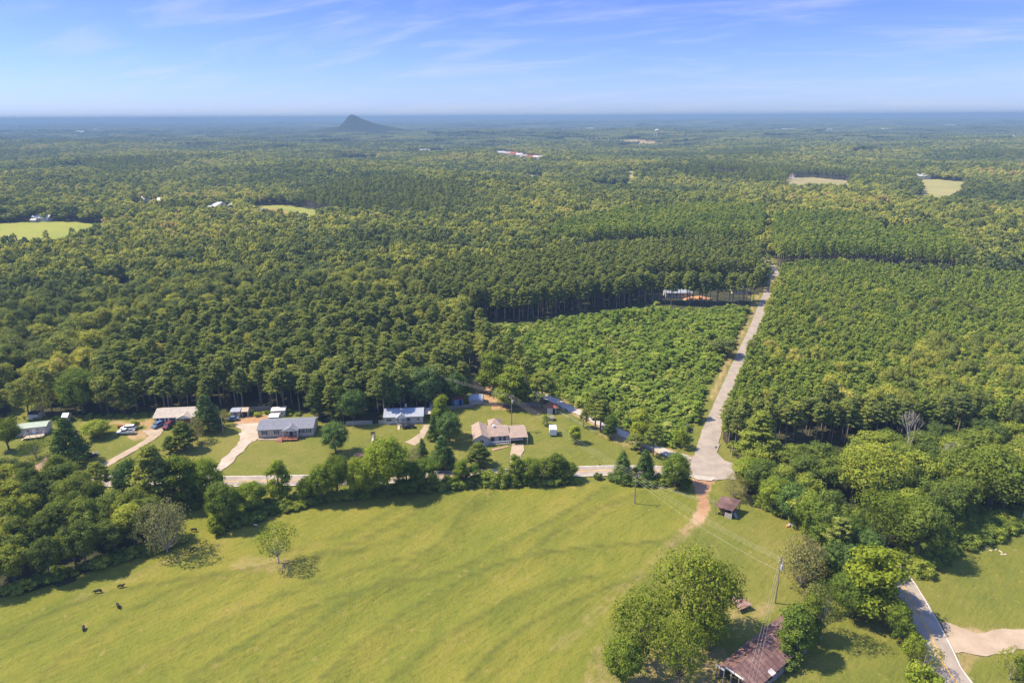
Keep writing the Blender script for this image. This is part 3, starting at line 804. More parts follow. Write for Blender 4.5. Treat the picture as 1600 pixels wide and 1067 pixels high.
for s in range(6): proto('thicket', tree_broad(320 + s, 5.4, 1.9, 0.1, 12, 560, 0.36, 'tall', 0.07, limbs=3), 'thicket_leaves', H=5.4, Rr=1.9)
for s in range(3): proto('thin_tree', tree_broad(340 + s, 10, 4.2, 2.2, 26, 2600, 0.25, 'round', 0.15, core=0, limbs=26), 'hedge_leaves', 'pale_bark', H=10, Rr=4.2)
for s in range(2): proto('dead_tree', limbs_tree(350 + s, 13, 0.42, 5, 0.30), 'hedge_leaves', 'pale_bark', H=13, Rr=4.0)
for s in range(2): proto('bare_bush', tree_broad(360 + s, 8, 4.4, 0.4, 30, 4500, 0.22, 'round', 0.13, core=0, limbs=34), 'grey_leaves', 'pale_bark', H=8, Rr=4.4)
# leaner versions for the far forest
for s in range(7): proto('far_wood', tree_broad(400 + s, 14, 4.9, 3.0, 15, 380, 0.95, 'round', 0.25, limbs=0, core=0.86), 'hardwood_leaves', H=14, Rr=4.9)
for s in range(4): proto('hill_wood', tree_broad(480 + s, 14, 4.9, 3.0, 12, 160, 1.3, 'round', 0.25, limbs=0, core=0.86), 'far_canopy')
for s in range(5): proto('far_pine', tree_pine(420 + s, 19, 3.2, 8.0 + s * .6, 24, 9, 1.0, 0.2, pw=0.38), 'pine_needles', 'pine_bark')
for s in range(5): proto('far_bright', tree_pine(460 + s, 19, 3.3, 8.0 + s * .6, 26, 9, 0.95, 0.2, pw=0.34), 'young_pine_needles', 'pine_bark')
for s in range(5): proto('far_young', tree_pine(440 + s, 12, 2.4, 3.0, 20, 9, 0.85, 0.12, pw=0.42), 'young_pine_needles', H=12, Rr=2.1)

_treeg = random.Random(3)
def place_tree(name, key, x, y, h, r, label, cat='tree', group=None, tint=(1, 1, 1), var=None, z=None):
    ps = PROTO[key]; p = ps[_treeg.randrange(len(ps))] if var is None else ps[var % len(ps)]
    sr, sh = r / p['R'], h / p['H']
    o = thing(name, label, cat, (x, y, float(hgt(x, y)) if z is None else z), _treeg.uniform(0, 6.28), group, (sr, sr, sh))
    c = bpy.data.objects.new('trunk', p['trunk']); COL.objects.link(c); c.parent = o
    if p['crown']:
        c = bpy.data.objects.new('crown', p['crown']); COL.objects.link(c); c.parent = o; c.color = (*tint, 1)
    return o

# ------------------------------------------------------------------ scattering (stuff beyond the 300 largest)
def joined(p):
    key = 'join'
    if key in p: return p[key]
    meshes = [m for m in (p['crown'], p['trunk']) if m]
    bm = bmesh.new()
    for i, m in enumerate(meshes):
        k = len(bm.faces); bm.from_mesh(m); bm.faces.ensure_lookup_table()
        for f in bm.faces[k:]: f.material_index = i
    me = bpy.data.meshes.new('plant'); bm.to_mesh(me); bm.free()
    for m in meshes: me.materials.append(m.materials[0])
    p[key] = me; return me
def scatter(name, keys, X, Y, Z, idx, scl, label, tiltx=None):
    """one object whose points carry copies of the prototypes"""
    coll = bpy.data.collections.new(name + '_kinds')
    k = 0; base = {}
    for key in keys:
        base[key] = k
        for p in PROTO[key]:
            o = bpy.data.objects.new('%s_%03d' % (name, k), joined(p)); coll.objects.link(o); k += 1
    me = bpy.data.meshes.new(name); n = len(X)
    me.vertices.add(n); me.vertices.foreach_set('co', np.stack([X, Y, Z], 1).astype(np.float32).ravel())
    a = me.attributes.new('idx', 'INT', 'POINT'); a.data.foreach_set('value', idx.astype(np.int32))
    a = me.attributes.new('scl', 'FLOAT_VECTOR', 'POINT'); a.data.foreach_set('vector', scl.astype(np.float32).ravel())
    rot = np.zeros((n, 3)); rot[:, 2] = rng.uniform(0, 2 * math.pi, n); rot[:, :2] = rng.normal(0, 0.04, (n, 2))
    a = me.attributes.new('rot', 'FLOAT_VECTOR', 'POINT'); a.data.foreach_set('vector', rot.astype(np.float32).ravel())
    o = bpy.data.objects.new(name, me); COL.objects.link(o)
    ng = bpy.data.node_groups.new(name, 'GeometryNodeTree')
    ng.interface.new_socket('Geometry', in_out='INPUT', socket_type='NodeSocketGeometry')
    ng.interface.new_socket('Geometry', in_out='OUTPUT', socket_type='NodeSocketGeometry')
    N, Lk = ng.nodes, ng.links
    gi, go = N.new('NodeGroupInput'), N.new('NodeGroupOutput')
    ci = N.new('GeometryNodeCollectionInfo'); ci.inputs['Collection'].default_value = coll; ci.inputs['Separate Children'].default_value = True
    ip = N.new('GeometryNodeInstanceOnPoints'); ip.inputs['Pick Instance'].default_value = True
    def at(nm, ty):
        q = N.new('GeometryNodeInputNamedAttribute'); q.data_type = ty; q.inputs['Name'].default_value = nm; return q.outputs['Attribute']
    Lk.new(gi.outputs[0], ip.inputs['Points']); Lk.new(ci.outputs[0], ip.inputs['Instance'])
    Lk.new(at('idx', 'INT'), ip.inputs['Instance Index'])
    Lk.new(at('rot', 'FLOAT_VECTOR'), ip.inputs['Rotation']); Lk.new(at('scl', 'FLOAT_VECTOR'), ip.inputs['Scale'])
    Lk.new(ip.outputs[0], go.inputs[0])
    md = o.modifiers.new('copies', 'NODES'); md.node_group = ng
    return tag(o, label, None, None, 'stuff'), base

def jgrid(x0, x1, y0, y1, s, jit=0.42, ang=0.0, g=rng):
    nx, ny = int((x1 - x0) / s) + 1, int((y1 - y0) / s) + 1
    X, Y = np.meshgrid(x0 + np.arange(nx) * s, y0 + np.arange(ny) * s)
    X = X + (np.arange(ny) % 2)[:, None] * s * 0.5
    X = (X + g.uniform(-jit, jit, X.shape) * s).ravel(); Y = (Y + g.uniform(-jit, jit, Y.shape) * s).ravel()
    return X, Y
def infrust(X, Y, half=43.0, dmin=70): return (Y > 0) & (np.abs(np.degrees(np.arctan2(X, Y))) < half) & (np.hypot(X, Y) > dmin)
def bbox(poly):
    p = np.array(poly); return p[:, 0].min(), p[:, 0].max(), p[:, 1].min(), p[:, 1].max()
def roadfree(X, Y, w=4.3, wm=6.2, wg=3.6):
    m = np.hypot(X, Y) < 560
    k = np.ones(len(X), bool)
    for line, ww in ((STRAIGHT, w), (MAIN, wm), (GRAVEL, wg)):
        if m.any(): k[m] &= dline(line, X[m], Y[m]) > ww
    return k
def fill(poly, s, jit=0.42, holes=()):
    x0, x1, y0, y1 = bbox(poly)
    X, Y = jgrid(x0, x1, y0, y1, s, jit)
    k = pip(poly, X, Y) & infrust(X, Y)
    for h in holes: k &= ~pip(h, X, Y)
    X, Y = X[k], Y[k]; k = roadfree(X, Y); return X[k], Y[k]
def projpx(X, Y, h):
    f = np.array(CAMROT @ Vector((0, 0, -1))); rt = np.array(CAMROT @ Vector((1, 0, 0))); up = np.array(CAMROT @ Vector((0, 1, 0)))
    X = np.asarray(X, float); P = np.stack([X, Y, h - CAMH + 0 * X], 1); z = P @ f
    return 800 + FPX * (P @ rt) / z, 533.5 - FPX * (P @ up) / z, z
# ------------------------------------------------------------------ forests
FOREST = {k: [[], [], [], [], []] for k in ('tall_pine', 'bright_pine', 'young_pine', 'hardwood', 'thicket')}   # x, y, height, radius, region
def addf(kind, X, Y, H, Rr, reg):
    for l, v in zip(FOREST[kind], (X, Y, H * np.ones(len(X)), Rr * np.ones(len(X)), np.full(len(X), reg))): l.append(v)
def u(n, a, b): return rng.uniform(a, b, n)
X, Y = fill(PINE_LEFT, 4.6, 0.48, [PINE_GAP]); n = len(X)
hwmix = rng.uniform(0, 1, n) < 0.12
addf('tall_pine', X[~hwmix], Y[~hwmix], u((~hwmix).sum(), 11.5, 17.5), u((~hwmix).sum(), 2.7, 4.0), 0)
addf('hardwood', X[hwmix], Y[hwmix], u(hwmix.sum(), 11.5, 15.5), u(hwmix.sum(), 2.8, 3.8), 0)
X, Y = fill(PINE_MID, 4.5, 0.42, [MID_CLEAR]); addf('tall_pine', X, Y, u(len(X), 15.5, 18.5), u(len(X), 2.8, 3.6), 1)
X, Y = fill(GP([(1008, 474), (1180, 474), (1180, 470), (1008, 470)]), 5.5, 0.3); addf('tall_pine', X, Y, u(len(X), 15.5, 18), u(len(X), 2.6, 3.2), 1)
X, Y = fill(PINE_CORNER, 4.4, 0.42); addf('tall_pine', X, Y, u(len(X), 12.5, 15), u(len(X), 2.3, 3.0), 8)
X, Y = fill(PINE_BACK, 5.0, 0.36); addf('bright_pine', X, Y, u(len(X), 15, 19), u(len(X), 2.8, 3.4), 1)
X, Y = fill(TALL_BACK_R, 4.8, 0.36); addf('bright_pine', X, Y, u(len(X), 16, 19), u(len(X), 2.4, 3.1), 2)
X, Y = fill(YOUNG_R, 2.6, 0.47, [WOOD_R]); n = len(X)
pxx, pyy, _ = projpx(X, Y, 0)
mixed = rng.uniform(0, 1, n) < np.where((pxx > 1380) & (pyy > 560), 0.20, 0.02)
addf('young_pine', X[~mixed], Y[~mixed], u((~mixed).sum(), 8.4, 11.6), u((~mixed).sum(), 1.6, 2.4), 3)
addf('hardwood', X[mixed], Y[mixed], u(mixed.sum(), 10, 14), u(mixed.sum(), 2.6, 4.0), 3)
X, Y = fill(THICKET, 2.3, 0.45); n = len(X)
hh = u(n, 1.5, 4.6) * (0.55 + 0.5 * (np.sin(X * 0.11) * np.sin(Y * 0.09 + 1) * 0.5 + 0.5))
big = rng.uniform(0, 1, n) < 0.035; hh[big] += u(big.sum(), 1.0, 4)
addf('thicket', X, Y, hh, np.clip(hh * u(n, 0.5, 0.8), 1.4, 2.7), 4)
X, Y = fill(WOOD_R, 6.0, 0.42); n = len(X)
addf('hardwood', X, Y, np.where(Y > 168, u(n, 8, 11), u(n, 11, 17)), u(n, 3.8, 5.8), 5)
X, Y = fill(WOOD_L, 6.2, 0.42); n = len(X)
addf('hardwood', X, Y, u(n, 9.5, 14), u(n, 3.2, 4.8), 6)
# everything else out to 2.6 km
MANAGED = [PINE_CORNER, PINE_LEFT, PINE_MID, PINE_BACK, YOUNG_R, TALL_BACK_R, THICKET, WOOD_R, WOOD_L]
FAR_IN = 2700
for (ya, yb, s) in ((120, 620, 7.0), (620, 1300, 8.0), (1300, FAR_IN, 9.6)):
    X, Y = jgrid(-yb * 0.98, yb * 0.98, ya, yb, s)
    k = infrust(X, Y, 42.0); X, Y = X[k], Y[k]
    k = ~inany([NEAR_OPEN, CLEAR_LEFT, DIRT_CLEAR] + MANAGED + [p for p, c in FIELD_W], X, Y); X, Y = X[k], Y[k]
    k = ~inany(GAPS, X, Y); X, Y = X[k], Y[k]
    k = roadfree(X, Y) & ~((np.abs(X - 159) < 9) & (Y > 490) & (Y < 600)); X, Y = X[k], Y[k]
    n = len(X); sp = np.sin(X * 0.0061 + 1.3 * np.sin(Y * 0.0043)) * np.sin(Y * 0.0052 + 0.9 * np.sin(X * 0.0037) + 0.7) + 0.25 * np.sin(X * 0.021 + Y * 0.013)
    pin = (sp > 0.60) | (rng.uniform(0, 1, n) < 0.08)
    sc = s / 7.4
    addf('tall_pine', X[pin], Y[pin], u(pin.sum(), 13, 18), u(pin.sum(), 2.9, 3.9) * sc, 7)
    hw = ~pin
    addf('hardwood', X[hw], Y[hw], u(hw.sum(), 8.0, 16.5), u(hw.sum(), 3.9, 7.0) * sc, 7)

X, Y = jgrid(HILLC[0] - 500, HILLC[0] + 500, HILLC[1] - 500, HILLC[1] + 500, 9.0); k = np.hypot(X - HILLC[0], Y - HILLC[1]) < 490; X, Y = X[k], Y[k]
_hp, _hc = PROTO['hill_wood'][0], (u(len(X), 6, 9), u(len(X), 4.5, 6.5))
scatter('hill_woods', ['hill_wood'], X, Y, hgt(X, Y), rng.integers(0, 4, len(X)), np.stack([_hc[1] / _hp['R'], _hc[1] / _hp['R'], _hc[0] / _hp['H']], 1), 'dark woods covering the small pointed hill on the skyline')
REG_LABEL = {
    ('tall_pine', 0): ('tall dark green pine in the wood behind the row of roadside homes', 'pines of the wood behind the homes'),
    ('tall_pine', 1): ('tall bare-stemmed plantation pine beyond the scrubby regrowth', 'plantation pines beyond the regrowth'),
    ('tall_pine', 8): ('tall dark pine at the shaded corner of the young plantation', 'tall pines at the plantation corner'),
    ('tall_pine', 7): ('pine among the hardwoods of the wood beyond the homes', 'pines mixed into the far wood'),
    ('tall_pine', 2): ('tall plantation pine behind the young pines beside the straight road', 'tall pines behind the young plantation'),
    ('hardwood', 0): ('leafy hardwood mixed among the pines behind the homes', 'hardwoods among the pines'),
    ('hardwood', 3): ('leafy hardwood standing among the young plantation pines', 'hardwoods in the young plantation'),
    ('hardwood', 5): ('big leafy tree in the dense wood between the junction and the mown field', 'trees of the wood by the mown field'),
    ('hardwood', 6): ('leafy tree in the dense clump where the black cattle graze', 'trees of the wood beside the cattle'),
    ('hardwood', 7): ('leafy tree in the mixed wood beside the roadside homes', 'trees of the mixed wood'),
    ('young_pine', 3): ('young bright green pine in the dense plantation beside the straight road', 'young plantation pines'),
    ('thicket', 4): ('bushy sapling in the regrowth between gravel road and straight road', 'saplings of the regrowth'),
}
EDGE_LABEL = {
    ('tall_pine', 0): ('tall pine in the front row of the wood facing the home lawns', 'front-row pines facing the home lawns'),
    ('hardwood', 0): ('leafy tree in the front row of the pine wood facing the home lawns', 'front-row hardwoods facing the home lawns'),
    ('hardwood', 5): ('big leafy tree on the outer edge of the wood by the mown field', 'edge trees of the wood by the mown field'),
    ('hardwood', 6): ('leafy tree on the pasture edge of the clump beside the cattle', 'edge trees beside the cattle'),
    ('young_pine', 3): ('young pine in the outer row lining the straight road', 'young pines lining the straight road'),
    ('thicket', 4): ('bushy sapling in the outer edge of the regrowth along the roads', 'saplings edging the regrowth'),
    ('hardwood', 3): ('leafy tree at the roadside edge of the young plantation', 'roadside hardwoods of the plantation'),
}
SPEC = {'tall_pine': ('pine_tree', 'pine', 'far_pine', 'pine', 'pine_forest', 'dark green pine forest stretching away behind the nearest pines'),
        'bright_pine': ('pine_tree', 'far_bright', 'far_bright', 'pine', 'light_pine_plantation', 'light green tall pine blocks beyond the young plantation and the road end'),
        'young_pine': ('young_pine_tree', 'young_pine', 'far_young', 'young pine', 'young_pine_plantation', 'bright green young pine plantation right of the straight road'),
        'hardwood': ('leafy_tree', 'wood_tree', 'far_wood', 'tree', 'hardwood_forest', 'rolling mixed hardwood forest covering the land to the horizon'),
        'thicket': ('sapling', 'thicket', 'thicket', 'sapling', 'regrowth_thicket', 'scrubby green regrowth filling the cut-over block')}
NINDIV = 290
for kind, cols in FOREST.items():
    X, Y, H, Rr, reg = (np.concatenate(c) for c in cols)
    nm, near_key, far_key, cat, stuffname, slabel = SPEC[kind]
    Z = hgt(X, Y)
    qx, qy, qz = projpx(X, Y, Z + H * 0.8)
    vis = (qx > 5) & (qx < 1595) & (qy > 10) & (qy < 1060)
    size = np.where(vis, H * Rr / qz ** 2, 0)
    if kind == 'hardwood':   # the interior of the near woods shows less than its tops and edges
        size = size * np.where(reg == 5, 1.0, 1.0)
    edged = polydist(NEAR_OPEN + NEAR_OPEN[:1], X, Y)[0] < 7.5
    order = np.argsort(-size); ind = order[:0 if kind == 'bright_pine' else NINDIV]; ind = ind[size[ind] > 0]
    for i in ind:
        lab, grp = REG_LABEL[(kind, int(reg[i]))]
        if edged[i]: lab, grp = EDGE_LABEL.get((kind, int(reg[i])), (lab, grp))
        tn = (1, 1, 1)
        if kind == 'hardwood' and reg[i] == 6: tn = (0.80, 0.86, 0.68)
        if kind == 'hardwood' and reg[i] == 5: tn = (0.72, 0.82, 0.66)
        place_tree(nm, near_key, float(X[i]), float(Y[i]), float(H[i]), float(Rr[i]), lab, cat, grp, tn, z=float(Z[i]))
    rest = np.ones(len(X), bool); rest[ind] = False
    X, Y, Z, H, Rr = X[rest], Y[rest], Z[rest], H[rest], Rr[rest]
    d = np.hypot(X, Y); n = len(X)
    nN, nF = len(PROTO[near_key]), len(PROTO[far_key])
    keys = [near_key] if near_key == far_key else [near_key, far_key]
    nearm = d < 430
    if near_key == far_key: idx = rng.integers(0, nN, n)
    else: idx = np.where(nearm, rng.integers(0, nN, n), nN + rng.integers(0, nF, n))
    p0 = PROTO[near_key][0]; p1 = PROTO[far_key][0]
    H0 = np.where(nearm, p0['H'], p1['H']); R0 = np.where(nearm, p0['R'], p1['R'])
    scl = np.stack([Rr / R0, Rr / R0, H / H0], 1)
    scatter(stuffname, keys, X, Y, Z, idx, scl, slabel)
    print(kind, 'individuals', len(ind), 'rest', n)

# canopy patches beyond: each patch is about 200 real low crowns with their own tones
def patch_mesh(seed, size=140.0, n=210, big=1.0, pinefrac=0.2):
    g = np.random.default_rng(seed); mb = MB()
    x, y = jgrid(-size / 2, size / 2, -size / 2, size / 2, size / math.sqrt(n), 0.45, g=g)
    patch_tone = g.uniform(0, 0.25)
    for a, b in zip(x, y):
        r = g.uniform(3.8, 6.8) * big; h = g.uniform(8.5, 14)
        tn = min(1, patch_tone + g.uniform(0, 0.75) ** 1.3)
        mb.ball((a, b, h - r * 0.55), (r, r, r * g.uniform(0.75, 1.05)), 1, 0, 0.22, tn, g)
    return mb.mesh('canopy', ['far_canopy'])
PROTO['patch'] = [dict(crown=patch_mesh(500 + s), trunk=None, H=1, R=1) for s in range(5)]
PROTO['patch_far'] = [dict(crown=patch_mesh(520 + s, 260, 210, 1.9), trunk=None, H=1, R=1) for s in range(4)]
xs, ys, ss, ix = [], [], [], []
for ya, yb, s, k0, key in ((FAR_IN - 60, 6500, 128, 0, 'patch'), (6500, 17000, 236, 5, 'patch_far')):
    X, Y = jgrid(-yb * 0.95, yb * 0.95, ya, yb, s, 0.12)
    k = infrust(X, Y, 41.5); X, Y = X[k], Y[k]
    k = ~inany([p for p, c in FIELD_W], X, Y) & (np.hypot(X - HILLC[0], Y - HILLC[1]) > 440) & (hgt(X, Y) < 94); X, Y = X[k], Y[k]
    xs.append(X); ys.append(Y); ix.append(k0 + rng.integers(0, len(PROTO[key]), len(X)))
X, Y, ix = np.concatenate(xs), np.concatenate(ys), np.concatenate(ix)
sc = np.ones((len(X), 3)); sc[:, 2] = rng.uniform(0.7, 1.15, len(X))
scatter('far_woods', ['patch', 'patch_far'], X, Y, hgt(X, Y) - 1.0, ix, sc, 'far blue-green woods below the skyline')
print('patches', len(X))

# undergrowth mounds: vines smothering the edge of the wood by the mown field
KUD = GP([(1385, 893), (1445, 900), (1500, 858), (1600, 828), (1600, 800), (1490, 800), (1440, 850), (1390, 870)])
X, Y = jgrid(*bbox(KUD), 1.3); k = pip(KUD, X, Y); X, Y = X[k], Y[k]; k = roadfree(X, Y, 0, 4.2, 0); X, Y = X[k], Y[k]
n = len(X); hh = u(n, 1.0, 3.4)
scatter('vine_mounds', ['shrub'], X, Y, hgt(X, Y) - 0.3, rng.integers(0, 3, n), np.stack([hh / 3.2, hh / 3.2, hh / 4.5], 1), 'low green vines mounded along the wood edge by the mown field')
# brambles under the hedge south of the road
HB = [GP(p) for p in ([(330, 800), (480, 778), (480, 790), (370, 822), (335, 826)], [(470, 776), (560, 768), (700, 757), (900, 749), (905, 755), (700, 765), (560, 779), (480, 790)], [(955, 748), (1075, 752), (1075, 762), (960, 756)],
      [(200, 780), (340, 776), (345, 790), (220, 800)], [(0, 935), (190, 878), (288, 853), (286, 845), (180, 868), (0, 925)], [(1175, 792), (1232, 806), (1262, 842), (1280, 842), (1240, 798), (1180, 780)],
      [(1265, 880), (1330, 900), (1390, 905), (1385, 895), (1300, 884)], [(1200, 1050), (1235, 1010), (1262, 985), (1272, 990), (1240, 1020), (1210, 1062)])]
xs, ys = [], []
for P in HB:
    X, Y = jgrid(*bbox(P), 1.7); k = pip(P, X, Y); xs.append(X[k]); ys.append(Y[k])
X, Y = np.concatenate(xs), np.concatenate(ys); k = roadfree(X, Y, 5, 4.4, 3); X, Y = X[k], Y[k]; n = len(X); hh = u(n, 0.9, 2.8)
scatter('brambles', ['shrub'], X, Y, np.zeros(n) - 0.1, rng.integers(0, 3, n), np.stack([hh / 3.0, hh / 3.0, hh / 4.5], 1), 'tangled green undergrowth along the hedge foot')
# rank weeds: small tufts on pasture margins and verge
xs, ys = [], []
for P, s in ((GP([(1060, 700), (1090, 650), (1106, 600), (1136, 550), (1130, 550), (1098, 600), (1078, 650), (1050, 700)]), 2.2), (GP([(-200, 652), (480, 644), (480, 650), (-200, 662)]), 2.4), (GP([(1140, 700), (1215, 470), (1219, 470), (1160, 640), (1146, 712)]), 1.7)):
    X, Y = jgrid(*bbox(P), s); k = pip(P, X, Y); xs.append(X[k]); ys.append(Y[k])
X, Y = np.concatenate(xs), np.concatenate(ys); k = roadfree(X, Y, 3.9, 4.4, 3); X, Y = X[k], Y[k]; n = len(X); hh = u(n, 0.4, 1.4)
scatter('verge_weeds', ['shrub'], X, Y, hgt(X, Y) - 0.05, rng.integers(0, 3, n), np.stack([hh / 2.6, hh / 2.6, hh / 4.5], 1), 'rank weeds along the wood edges and road verges')

